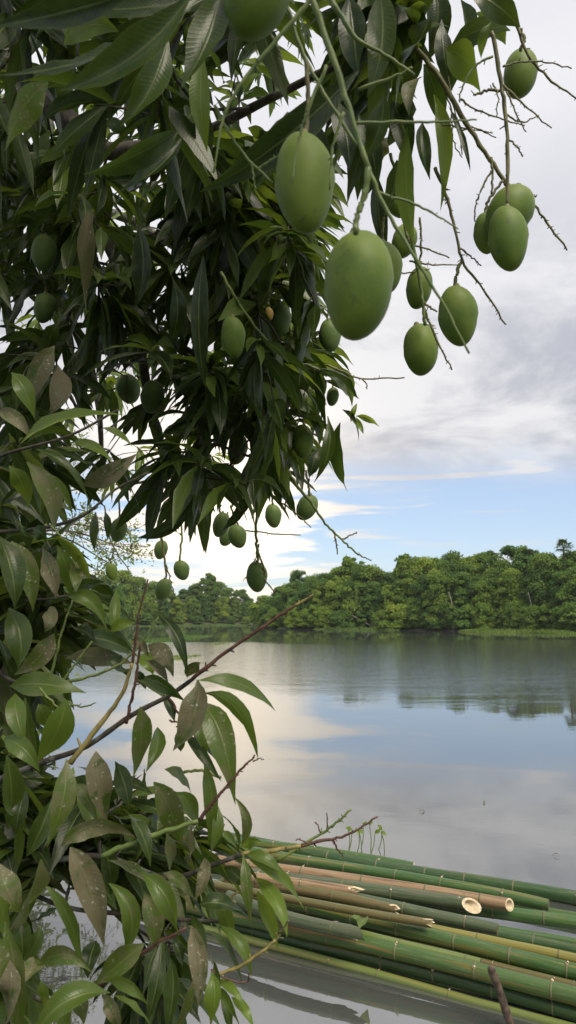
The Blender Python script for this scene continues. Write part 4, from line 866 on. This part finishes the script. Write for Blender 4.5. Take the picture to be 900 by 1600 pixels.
GAPS = [[(45, 1395), (150, 1395), (190, 1440), (140, 1500), (110, 1500), (60, 1490), (40, 1440)], [(115, 1050), (215, 1040), (300, 1080), (280, 1150), (240, 1180), (180, 1200), (110, 1160)], [(190, 1440), (240, 1440), (225, 1475), (150, 1510)]]
ends = sk2.grow(tips, 0.07)
n0 = 0
for k, (lr, kinds, nl, sp, dr) in enumerate(meta):
    par, last = ends[k]; dv = sk2.p[last]-sk2.p[par]
    f2 = Foliage(); shoot_leaves(f2, sk2.p[last], nrm(dv)+np.array([0.15, 0, 0.1]), nl, lr, kinds, YA, sp, dr, 8, 3, 0.2, (0.18, 0.25))
    for lf in f2.L:
        px, py, dp = proj(lf[0])
        if any(np.mean(in_poly_px(px, py, g)) > 0.22 for g in GAPS): continue
        fol2.L.append(lf)
mb = MB(); sk2.twigs(mb, 0.0016); tag(mb.build('twigs', M_BARK, YM, yb), kind='stuff')
HAND = [
 (311, 1063, 422, 1108, 25, 'g', 385, 1052, 1.20), (320, 1083, 397, 1178, 25, 'g', 380, 1082, 1.20), (316, 1097, 364, 1246, 42, 'u', 352, 1135, 1.16), (309, 1062, 273, 1165, 42, 'b', 318, 1110, 1.12), (240, 953, 289, 1052, 19, 'd', 288, 985, 1.2), (308, 1130, 338, 1188, 24, 'n', 320, 1150, 1.26), (290, 1148, 342, 1216, 16, 'n', 315, 1175, 1.25), (219, 1104, 207, 1212, 36, 'u', 226, 1160, 1.14), (225, 1058, 288, 1096, 22, 'n', 262, 1068, 1.22), (214, 1063, 258, 1094, 17, 'g', 242, 1068, 1.26), (231, 1008, 268, 1055, 27, 'b', 262, 1015, 1.3), (226, 1032, 260, 1064, 16, 'b', 250, 1035, 1.28), (246, 1136, 229, 1202, 22, 'g', 252, 1170, 1.22), (307, 1108, 320, 1174, 26, 'g', 320, 1140, 1.25), (296, 1122, 312, 1166, 16, 'n', 302, 1140, 1.27), (292, 1058, 312, 1037, 20, 'b', 300, 1040, 1.25), (256, 1085, 272, 1130, 16, 'n', None, None, 1.3), (277, 1140, 282, 1172, 15, 'n', None, None, 1.27),
 (14, 950, 26, 1044, 38, 'n', 44, 1000, 1.25), (84, 990, 26, 1050, 30, 'p', 70, 1030, 1.3), (78, 948, 70, 984, 22, 'p', 85, 970, 1.35), (106, 932, 163, 984, 25, 'g', 145, 922, 1.3), (178, 988, 182, 922, 18, 'f', 176, 955, 1.5), (168, 988, 209, 974, 18, 'f', 185, 972, 1.5), (122, 998, 209, 1024, 30, 'n', 165, 990, 1.32), (106, 980, 146, 1000, 22, 'd', 128, 978, 1.36), (103, 1028, 200, 1036, 28, 'b', 150, 1020, 1.36), (170, 1032, 200, 1056, 26, 'd', 190, 1035, 1.34), (16, 1072, 126, 1082, 36, 'g', 70, 1062, 1.28), (104, 1094, 60, 1184, 44, 'g', 95, 1150, 1.15), (24, 1084, 40, 1158, 28, 'g', 20, 1120, 1.25), (40, 1090, 58, 1180, 26, 'n', 40, 1140, 1.25), (3, 1134, 52, 1172, 28, 'u', 25, 1140, 1.2), (206, 1000, 230, 1024, 16, 'b', 220, 1004, 1.33), (222, 1022, 238, 1052, 26, 'f', 236, 1032, 1.4), (212, 1048, 226, 1075, 18, 'd', None, None, 1.3), (60, 1100, 78, 1140, 24, 'g', None, None, 1.3), (0, 1000, 18, 1075, 26, 'd', None, None, 1.35),
 (104, 1186, 75, 1314, 38, 'u', 108, 1250, 1.05), (150, 1174, 166, 1282, 38, 'b', 150, 1225, 1.15), (96, 1322, 202, 1308, 31, 'p', 145, 1266, 1.1), (110, 1324, 158, 1466, 40, 'b', 145, 1380, 1.05), (64, 1342, 16, 1446, 48, 'p', 50, 1400, 1.0), (191, 1264, 232, 1348, 28, 'n', 228, 1290, 1.15), (168, 1344, 252, 1402, 26, 'u', 215, 1350, 1.16), (117, 1224, 150, 1284, 22, 'u', 138, 1240, 1.18), (83, 1245, 44, 1332, 28, 'n', 66, 1300, 1.2), (6, 1154, 58, 1202, 28, 'g', 38, 1160, 1.2), (160, 1320, 172, 1392, 26, 'n', 175, 1350, 1.2), (120, 1240, 160, 1300, 30, 'g', None, None, 1.25), (180, 1190, 200, 1260, 30, 'n', None, None, 1.3), (10, 1180, 12, 1290, 34, 'd', None, None, 1.15), (40, 1235, 25, 1300, 26, 'd', None, None, 1.25),
 (318, 1188, 325, 1312, 23, 'g', 340, 1245, 1.2), (339, 1256, 326, 1334, 21, 'g', 345, 1300, 1.22), (378, 1320, 366, 1250, 15, 'u', 398, 1275, 1.25), (374, 1324, 343, 1274, 9, 'n', 372, 1290, 1.26), (380, 1334, 392, 1442, 19, 'u', 388, 1385, 1.18), (380, 1334, 442, 1367, 21, 'g', 415, 1335, 1.24), (388, 1342, 469, 1416, 23, 'f', 440, 1360, 1.22), (400, 1372, 445, 1458, 22, 'f', 440, 1400, 1.24), (402, 1392, 432, 1480, 21, 'f', 420, 1430, 1.26), (312, 1414, 384, 1432, 27, 'n', 345, 1400, 1.2), (222, 1366, 276, 1458, 30, 'g', 268, 1390, 1.1), (254, 1364, 301, 1404, 19, 'u', 280, 1370, 1.2), (320, 1340, 303, 1404, 19, 'b', 325, 1375, 1.2), (274, 1238, 307, 1290, 27, 'g', 300, 1250, 1.22), (257, 1202, 298, 1243, 23, 'u', 288, 1205, 1.22), (240, 1222, 280, 1314, 38, 'u', 272, 1265, 1.18), (374, 1324, 408, 1318, 16, 'g', 390, 1312, 1.3), (340, 1302, 369, 1326, 15, 'g', 358, 1305, 1.28), (225, 1392, 239, 1482, 30, 'u', 245, 1435, 1.12), (350, 1355, 385, 1385, 20, 'd', None, None, 1.3), (300, 1290, 296, 1350, 22, 'b', None, None, 1.22), (260, 1300, 262, 1372, 26, 'u', None, None, 1.2), (215, 1290, 246, 1330, 26, 'd', None, None, 1.28), (330, 1330, 350, 1290, 18, 'n', None, None, 1.26),
 (299, 1446, 308, 1568, 28, 'b', 318, 1500, 1.1), (266, 1496, 259, 1602, 32, 'n', 278, 1550, 1.08), (324, 1454, 378, 1548, 22, 'n', 365, 1480, 1.15), (344, 1446, 389, 1522, 20, 'g', 385, 1470, 1.18), (330, 1518, 326, 1620, 28, 'f', 342, 1560, 1.1), (334, 1530, 381, 1572, 14, 'f', 362, 1535, 1.15), (338, 1544, 374, 1606, 15, 'g', 365, 1560, 1.14), (362, 1558, 396, 1610, 15, 'f', 385, 1570, 1.14), (301, 1534, 266, 1612, 15, 'u', 295, 1580, 1.1), (253, 1464, 228, 1594, 22, 'n', 250, 1540, 1.15), (270, 1464, 284, 1508, 17, 'd', None, None, 1.2), (333, 1500, 344, 1548, 10, 'n', None, None, 1.15), (345, 1560, 360, 1620, 14, 'n', None, None, 1.2), (300, 1430, 318, 1500, 24, 'n', None, None, 1.25), (340, 1400, 360, 1470, 22, 'g', None, None, 1.28),
 (66, 1380, 124, 1520, 20, 'g', 120, 1420, 1.05), (170, 1380, 188, 1494, 28, 'g', 232, 1425, 1.08), (64, 1448, 40, 1502, 26, 'n', 56, 1480, 1.1), (60, 1508, 137, 1518, 26, 'u', 105, 1470, 1.02), (226, 1474, 150, 1537, 36, 'u', 195, 1500, 1.08), (164, 1530, 226, 1567, 18, 'g', 205, 1530, 1.02), (174, 1554, 234, 1604, 19, 'g', 215, 1565, 1.0), (159, 1554, 186, 1612, 22, 'b', 178, 1570, 1.02), (172, 1552, 62, 1612, 36, 'g', 100, 1540, .95), (64, 1502, 36, 1538, 28, 'p', 48, 1512, 1.0), (8, 1440, 28, 1620, 38, 'u', 30, 1520, .92), (16, 1500, 2, 1620, 40, 'b', 22, 1570, .9), (64, 1532, 77, 1580, 17, 'f', 68, 1555, 1.05), (92, 1416, 48, 1440, 15, 'd', 70, 1436, 1.12), (150, 1470, 138, 1525, 26, 'd', None, None, 1.12), (120, 1540, 130, 1600, 24, 'u', None, None, .98), (28, 1430, 34, 1500, 26, 'n', None, None, 1.05), (0, 1350, 30, 1420, 40, 'u', 8, 1400, 1.0), (0, 1400, 10, 1490, 36, 'g', None, None, .98), (85, 1570, 105, 1620, 26, 'g', None, None, .98), (40, 1540, 50, 1610, 26, 'n', None, None, 1.0),
 (32, 694, 184, 652, 27, 'g', 90, 640, 1.35), (42, 722, 78, 830, 38, 'u', 92, 770, 1.32), (-5, 642, 44, 682, 22, 'p', 25, 645, 1.4), (56, 702, 138, 792, 17, 'n', 115, 715, 1.36), (62, 742, 111, 808, 19, 'g', 98, 755, 1.38), (114, 690, 172, 721, 15, 'f', 148, 690, 1.5), (162, 668, 204, 696, 10, 'f', 188, 672, 1.55), (126, 758, 208, 712, 31, 'b', 170, 750, 1.4), (-2, 838, 21, 942, 38, 'n', 26, 890, 1.2), (18, 846, 49, 948, 34, 'u', 48, 895, 1.22), (66, 856, 86, 930, 29, 'b', 84, 890, 1.26), (86, 838, 137, 906, 23, 'g', 130, 850, 1.28), (89, 852, 108, 926, 26, 'g', 112, 890, 1.3), (112, 870, 118, 922, 20, 'u', None, None, 1.34), (52, 826, 81, 862, 23, 'd', 70, 830, 1.3), (32, 820, 44, 856, 20, 'd', None, None, 1.3), (116, 922, 160, 910, 17, 'n', 140, 905, 1.35), (106, 930, 143, 948, 15, 'n', 128, 928, 1.35), (14, 728, 42, 792, 32, 'g', 42, 755, 1.36), (0, 792, 47, 754, 15, 'd', 20, 770, 1.38), (52, 735, 62, 800, 20, 'n', None, None, 1.4), (18, 582, 52, 650, 28, 'g', 40, 600, 1.45), (0, 620, 30, 700, 22, 'd', None, None, 1.45),
]
for e_ in HAND: hand_leaf(fol2, e_, 1.25, grow=1.08)
fol2.build(YM, yb)
YS = [
 ([(300, 1062), (350, 1022), (430, 966), (462, 945)], 1.23, 4, 2.5, RT, 30), ([(462, 945), (478, 936), (490, 929)], 1.23, 2.5, 1.6, YT, 10), ([(110, 1192), (150, 1140), (190, 1086), (207, 1036)], 1.15, 5.5, 3, YT, 50), ([(207, 1036), (214, 985), (217, 960), (231, 905)], 1.15, 2.6, 1.5, RT, 30), ([(197, 1130), (206, 1090), (213, 1060), (219, 1005)], 1.24, 3.2, 2.2, RT, 30),
 ([(70, 1071), (130, 1060), (180, 1042), (215, 1012), (248, 964)], 1.28, 3.2, 1.4, GS, 40), ([(75, 1067), (90, 1015), (100, 975), (113, 938)], 1.27, 2.6, 1.6, GS, 40), ([(96, 1066), (120, 1035), (144, 1002)], 1.27, 2.6, 1.6, GS, 30), ([(62, 1075), (75, 1090), (90, 1105)], 1.2, 2.4, 1.8, GS, 0), ([(105, 1096), (128, 1105), (150, 1098)], 1.3, 2, 1, GS, 15),
 ([(160, 1338), (200, 1320), (250, 1302), (310, 1283)], 1.1, 5.5, 4, GS, 60), ([(310, 1283), (340, 1245), (370, 1210), (398, 1180)], 1.1, 3.6, 1.6, RT, 12), ([(378, 1335), (430, 1328), (470, 1322)], 1.24, 4.4, 3.6, YT, 30), ([(470, 1322), (510, 1312), (545, 1304), (590, 1276)], 1.24, 3.2, 1.6, RT, 16), ([(432, 1345), (480, 1316), (520, 1290), (549, 1265)], 1.3, 3.2, 1.8, GS, 14),
 ([(520, 1312), (528, 1326), (537, 1340)], 1.24, 2, 1.2, RT, 10), ([(511, 1295), (511, 1282), (510, 1270)], 1.3, 1.3, .9, RT, 6), ([(502, 1302), (496, 1290), (492, 1284)], 1.3, 1.3, .9, RT, 6), ([(480, 1318), (470, 1312), (462, 1313)], 1.24, 1.3, .9, RT, 6), ([(330, 1526), (370, 1512), (405, 1490), (432, 1468)], 1.14, 3.4, 2.6, YT, 40), ([(432, 1468), (442, 1452), (452, 1438)], 1.14, 2.6, 1.6, BS, 14), ([(150, 1545), (220, 1490), (290, 1450)], 1.1, 3.4, 2.4, RT, 40),
 ([(262, 1090), (285, 1118), (310, 1112)], 1.25, 2.5, 1.8, RT, 0), ([(265, 1125), (290, 1132), (275, 1136)], 1.26, 1.8, 1.2, RT, 0), ([(330, 1515), (355, 1530), (385, 1535), (390, 1520)], 1.12, 1.8, 1.4, RT, 0), ([(80, 822), (100, 845), (125, 870)], 1.3, 2.2, 1.4, GS, 0), ([(345, 1215), (315, 1204), (285, 1208)], 1.3, 3, 2.6, GS, 30), ([(368, 1410), (358, 1405), (372, 1393)], 1.28, 2.4, 2, YT, 20), ([(395, 1190), (405, 1185), (412, 1187)], 1.1, 1.2, .9, RT, 5),
]
for pts, dep, r0, r1, m_, sc in YS: stalk(YM, yb, pts, dep, r0, r1, m_, sc, 'twig')

# ------------------------------------------------------------------ bamboo poles floating in a bundle
POLES = [  # x0, y0, x1, y1, thickness px, z, kind, left extension, right end, label
 (433, 1325, 647, 1353, 15, .045, 'green', .45, 'cut', 'green bamboo pole at the back with the shortest visible length'),
 (455, 1329, 900, 1407, 21, .03, 'dark', .3, 'off', 'dark green bamboo pole floating farthest back, running out at the right'),
 (439, 1338, 857, 1415, 19, .12, 'green', .35, 'node', 'green bamboo pole ending in a plain tip just behind the tan pole'),
 (433, 1359, 796, 1413, 19, .17, 'tan', .3, 'open', 'long dry tan bamboo pole with an open sawn end'),
 (428, 1378, 556, 1394, 19, .23, 'tan', .6, 'jag', 'short dry tan bamboo pole with a ragged end lying on top'),
 (505, 1382, 737, 1416, 22, .17, 'mottled', .55, 'slant', 'mottled green bamboo pole with a slanted cream-coloured cut'),
 (444, 1392, 619, 1425, 17, .205, 'olive', .6, 'jag', 'olive brown bamboo pole with a broken end in the middle of the bundle'),
 (555, 1408, 778, 1449, 20, .17, 'mottled', .7, 'node', 'mottled grey-green bamboo pole with a closed blunt end'),
 (560, 1393, 900, 1445, 20, .07, 'green', .6, 'off', 'green bamboo pole passing under the slanted cut, running out at the right'),
 (540, 1422, 900, 1474, 13, .05, 'green', .5, 'off', 'thin green bamboo pole low in the water behind the yellow one'),
 (480, 1408, 900, 1486, 18, .09, 'dark', .4, 'off', 'dark green bamboo pole just behind the yellow one'),
 (433, 1405, 900, 1502, 15, .13, 'yellow', .4, 'off', 'olive to yellow bamboo pole in the middle of the bundle'),
 (433, 1411, 900, 1521, 24, .11, 'green', .5, 'off', 'thick green bamboo pole just in front of the yellow one'),
 (500, 1448, 752, 1502, 15, .165, 'lime', .6, 'node', 'slim light green bamboo pole with a closed end near the stake'),
 (430, 1422, 550, 1453, 20, .23, 'mottled', .7, 'split', 'mottled bamboo pole with a split pale wooden end at the leaves'),
 (380, 1432, 900, 1553, 24, .13, 'orange', .45, 'off', 'thick green bamboo pole with orange patches, right behind the stake'),
 (470, 1347, 900, 1429, 13, .04, 'green', .4, 'off', 'slim green bamboo pole sunk between the two hindmost long poles'),
 (470, 1424, 900, 1539, 13, .055, 'olive', .5, 'off', 'slim brownish bamboo pole squeezed behind the orange-patched one'),
 (470, 1372, 690, 1402, 14, .10, 'mottled', .5, 'cut', 'slim mottled bamboo pole tucked right in front of the long tan one'),
 (430, 1400, 672, 1442, 13, .20, 'olive', .5, 'jag', 'slim olive bamboo pole with a frayed tip left of the blunt mottled one'),
 (420, 1449, 900, 1568, 12, .085, 'green', .5, 'off', 'slim green bamboo pole between the orange-patched one and the dark one'),
 (400, 1457, 900, 1583, 22, .04, 'dark', .5, 'off', 'dark green bamboo pole, second from the front'),
 (400, 1472, 900, 1603, 13, .01, 'lime', .5, 'off', 'thin yellow-green bamboo pole lying foremost in the water'),
]
ring = MB(); a = np.arange(16)*2*np.pi/16
prof = [(-0.28, 0.995), (-0.12, 1.05), (-0.05, 1.10), (-0.01, 1.11), (0.02, 1.02), (0.05, 1.07), (0.10, 1.03), (0.24, 0.995)]
v = np.array([[x_, r_*math.cos(t), r_*math.sin(t)] for x_, r_ in prof for t in a]); i, j = np.meshgrid(np.arange(len(prof)-1), np.arange(16), indexing='ij'); j2 = (j+1) % 16
ring.add(v, np.stack([i*16+j, i*16+j2, (i+1)*16+j2, (i+1)*16+j], -1).reshape(-1, 4)); RING = ring.mesh('node_ring', M_NODE)
stub = MB(); tube(stub, [[0, 0, 0.9], [0.06, 0, 1.12], [0.2, 0.03, 1.32]], [0.22, 0.16, 0.11], 7); STUB = stub.mesh('branch_stub', M_CUT)
for k, (x0, y0, x1, y1, th, pz, kind, le, end, lb) in enumerate(POLES):
    a0, b0 = G(x0, y0, pz), G(x1, y1, pz); dv = b0-a0; rad = th/2*np.linalg.norm((a0+b0)/2-CAM)/F*0.86
    s_ = a0-dv*le; t_ = b0+(dv*0.35 if end == 'off' else 0*dv)
    u = nrm(t_-s_); L = np.linalg.norm(t_-s_); sd = np.array([-u[1], u[0], 0])
    e = empty('bamboo_pole', s_, lb, 'bamboo pole', 'bamboo poles of the floating bundle')
    rq = Vector((1, 0, 0)).rotation_difference(Vector(u)); e.rotation_mode = 'QUATERNION'; e.rotation_quaternion = rq
    bow = rs.uniform(-0.05, 0.05); n = max(8, int(L/0.12)); xs = np.linspace(0, L, n)
    ln = np.stack([xs, bow*np.sin(xs/L*np.pi)+0.010*np.sin(xs*2.6+k)+rs.randn(n)*0.0015, 0.009*np.sin(xs*1.9+k*2)], -1)
    r0, r1 = rad*1.04, rad*0.96
    def rad_at(x): return r0+(r1-r0)*x/L
    mb = MB(); kk = 16; ang = np.arange(kk)*2*np.pi/kk
    rr = rad_at(xs)[:, None]*np.ones((1, kk)); X_ = xs[:, None]*np.ones((1, kk))
    if end == 'slant': X_[-1] += rad*(1.0*np.cos(ang)-0.7*np.sin(ang)); X_[-2] = np.minimum(X_[-2], L-1.7*rad)
    if end == 'open': X_[-1] += rad*(0.5*np.cos(ang)-0.2*np.sin(ang))
    if end == 'jag': X_[-1] += rad*(0.8*np.sin(ang*2+1)+0.5*rs.randn(kk))
    if end == 'split': X_[-1] += rad*(2.2*np.sin(ang-1.2)+0.6*rs.randn(kk)); X_[-2] = np.minimum(X_[-2], L-3*rad)
    if end in ('node', 'cut'): rr[-1] *= 0.86
    V_ = np.stack([X_, ln[:, 1:2]+rr*np.cos(ang), ln[:, 2:3]+rr*np.sin(ang)], -1)
    U_ = np.stack([np.broadcast_to(ang/(2*np.pi), (n, kk)), np.broadcast_to(xs[:, None], (n, kk))], -1)
    i, j = np.meshgrid(np.arange(n-1), np.arange(kk), indexing='ij'); j2 = (j+1) % kk
    mb.add(V_.reshape(-1, 3), np.stack([i*kk+j, i*kk+j2, (i+1)*kk+j2, (i+1)*kk+j], -1).reshape(-1, 4), U_.reshape(-1, 2)); mb.build('culm', BMAT[kind], e)
    # the right-hand end: hollow cut with a pale rim, or a closed node wall
    if end != 'off':
        rim = V_[-1]; cen = rim.mean(0); inn = cen+(rim-cen)*(0.72 if end not in ('node', 'cut') else 0.35); dp = cen+(rim-cen)*0.66-np.array([rad*(1.2 if end not in ('node', 'cut') else -0.05), 0, 0])
        mb = MB(); j = np.arange(kk); j2 = (j+1) % kk; mid = dp*0.0+dp.mean(0)+(dp-dp.mean(0))*0.05
        mb.add(np.vstack([rim, inn, dp, mid]), np.concatenate([np.stack([j+q*kk, j2+q*kk, j2+(q+1)*kk, j+(q+1)*kk], -1) for q in range(3)]))
        mb.build('cut_end', M_CUT if end not in ('node',) else M_NODE, e, smooth=False)
    xn = rs.uniform(0.1, 0.35); flip = 1
    while xn < L-0.06:
        jn = int(np.argmin(abs(xs-xn)))
        yy, zz_ = np.interp(xn, xs, ln[:, 1]), np.interp(xn, xs, ln[:, 2])
        o = bpy.data.objects.new('node_ring', RING); COL.objects.link(o); o.parent = e; o.location = (xn, yy, zz_); o.scale = (rad*0.55, rad_at(xn)*1.005, rad_at(xn)*1.005)
        if rs.rand() < 0.7:
            o2 = bpy.data.objects.new('branch_stub', STUB); COL.objects.link(o2); o2.parent = e; o2.location = (xn, yy, zz_); o2.scale = (rad*1.0,)*3; o2.rotation_euler = (rs.uniform(-1.1, 1.1), 0, 0)
        xn += rs.uniform(0.30, 0.46)
# stake in front of the bundle
a, b = G(792, 1588, 0.0), None; a = G(794, 1590, 0.05); b = P(766, 1509, np.dot(a-CAM, FWD)-0.03)
mb = MB(); q = spline([a+(a-b)*0.9, a, (a+b)/2+[0.003, 0, 0], b+(a-b)*0.12, b], 5); rr = np.full(len(q), 0.020); rr[-3:] = (0.017, 0.011, 0.004); tube(mb, q, rr, 7, knots=0.16)
tag(mb.build('stake', M_STAKE, origin=a), 'dark weathered wooden stake with a pointed top at the front of the bamboo', 'stake')
# green leaf scraps and bark on the poles
def scrap(px, py, pz, L, wd, ang, m, name, label, kd='n'):
    c = G(px, py, pz); dv = np.array([math.cos(ang), math.sin(ang), 0.12]); mb = MB()
    v, u = leaf(c, c+dv*L*.5+[0, 0, .03], c+dv*L+[0, 0, -.02], wd, (0, 0, 1), 0.3, 0.03, 8, 3, 0.4); mb.add(v, leaf_faces(8, 3), u, tint_of(kd))
    tag(mb.build(name, m, origin=c), label, 'leaf')
scrap(561, 1452, 0.245, 0.16, 0.07, 1.2, M_LEAF, 'fallen_leaf', 'broad green leaf lying on the bamboo near the split end', 'g')
scrap(566, 1446, 0.25, 0.14, 0.04, 2.0, M_LEAF, 'fallen_leaf', 'narrow green leaf standing up beside the broad fallen leaf', 'f')
for k, (px, py, lb) in enumerate(((655, 1268, 'tiny pale leaf scrap floating alone on the grey water'), (757, 1255, 'left speck of a pair of pale scraps floating at the right'), (875, 1338, 'pale scrap floating near the right edge above the bamboo'))):
    scrap(px, py, 0.006, 0.07, 0.022, 0.4+k, M_LEAF, 'floating_leaf', lb, 'p')
# small floating water plant behind the bundle
c = G(575, 1330, 0.0); e = empty('water_plant', c, 'small green water plant sprouting just behind the bamboo bundle', 'plant'); mb = MB(); mt = MB()
for k in range(9):
    b = np.array([rs.uniform(-.22, .2), rs.uniform(-.1, .1), -0.02]); h = rs.uniform(0.06, 0.24); t = b+np.array([rs.uniform(-.05, .05), 0, h]); mt = MB(); tube(mt, spline([b, (b+t)/2+[.01, 0, 0], t], 3), 0.004, 5); mt.build('stem', M_STALK, e)
    dv = nrm(rs.randn(3)+[0, -.3, .5]); v, u = leaf(t, t+dv*.03+[0, 0, .01], t+dv*.07, 0.035, (0.2, -1, .3), .2, .01, 6, 3, rs.rand()); mb = MB(); mb.add(v, leaf_faces(6, 3), u, tint_of('f')); mb.build('leaf', M_LEAF, e)
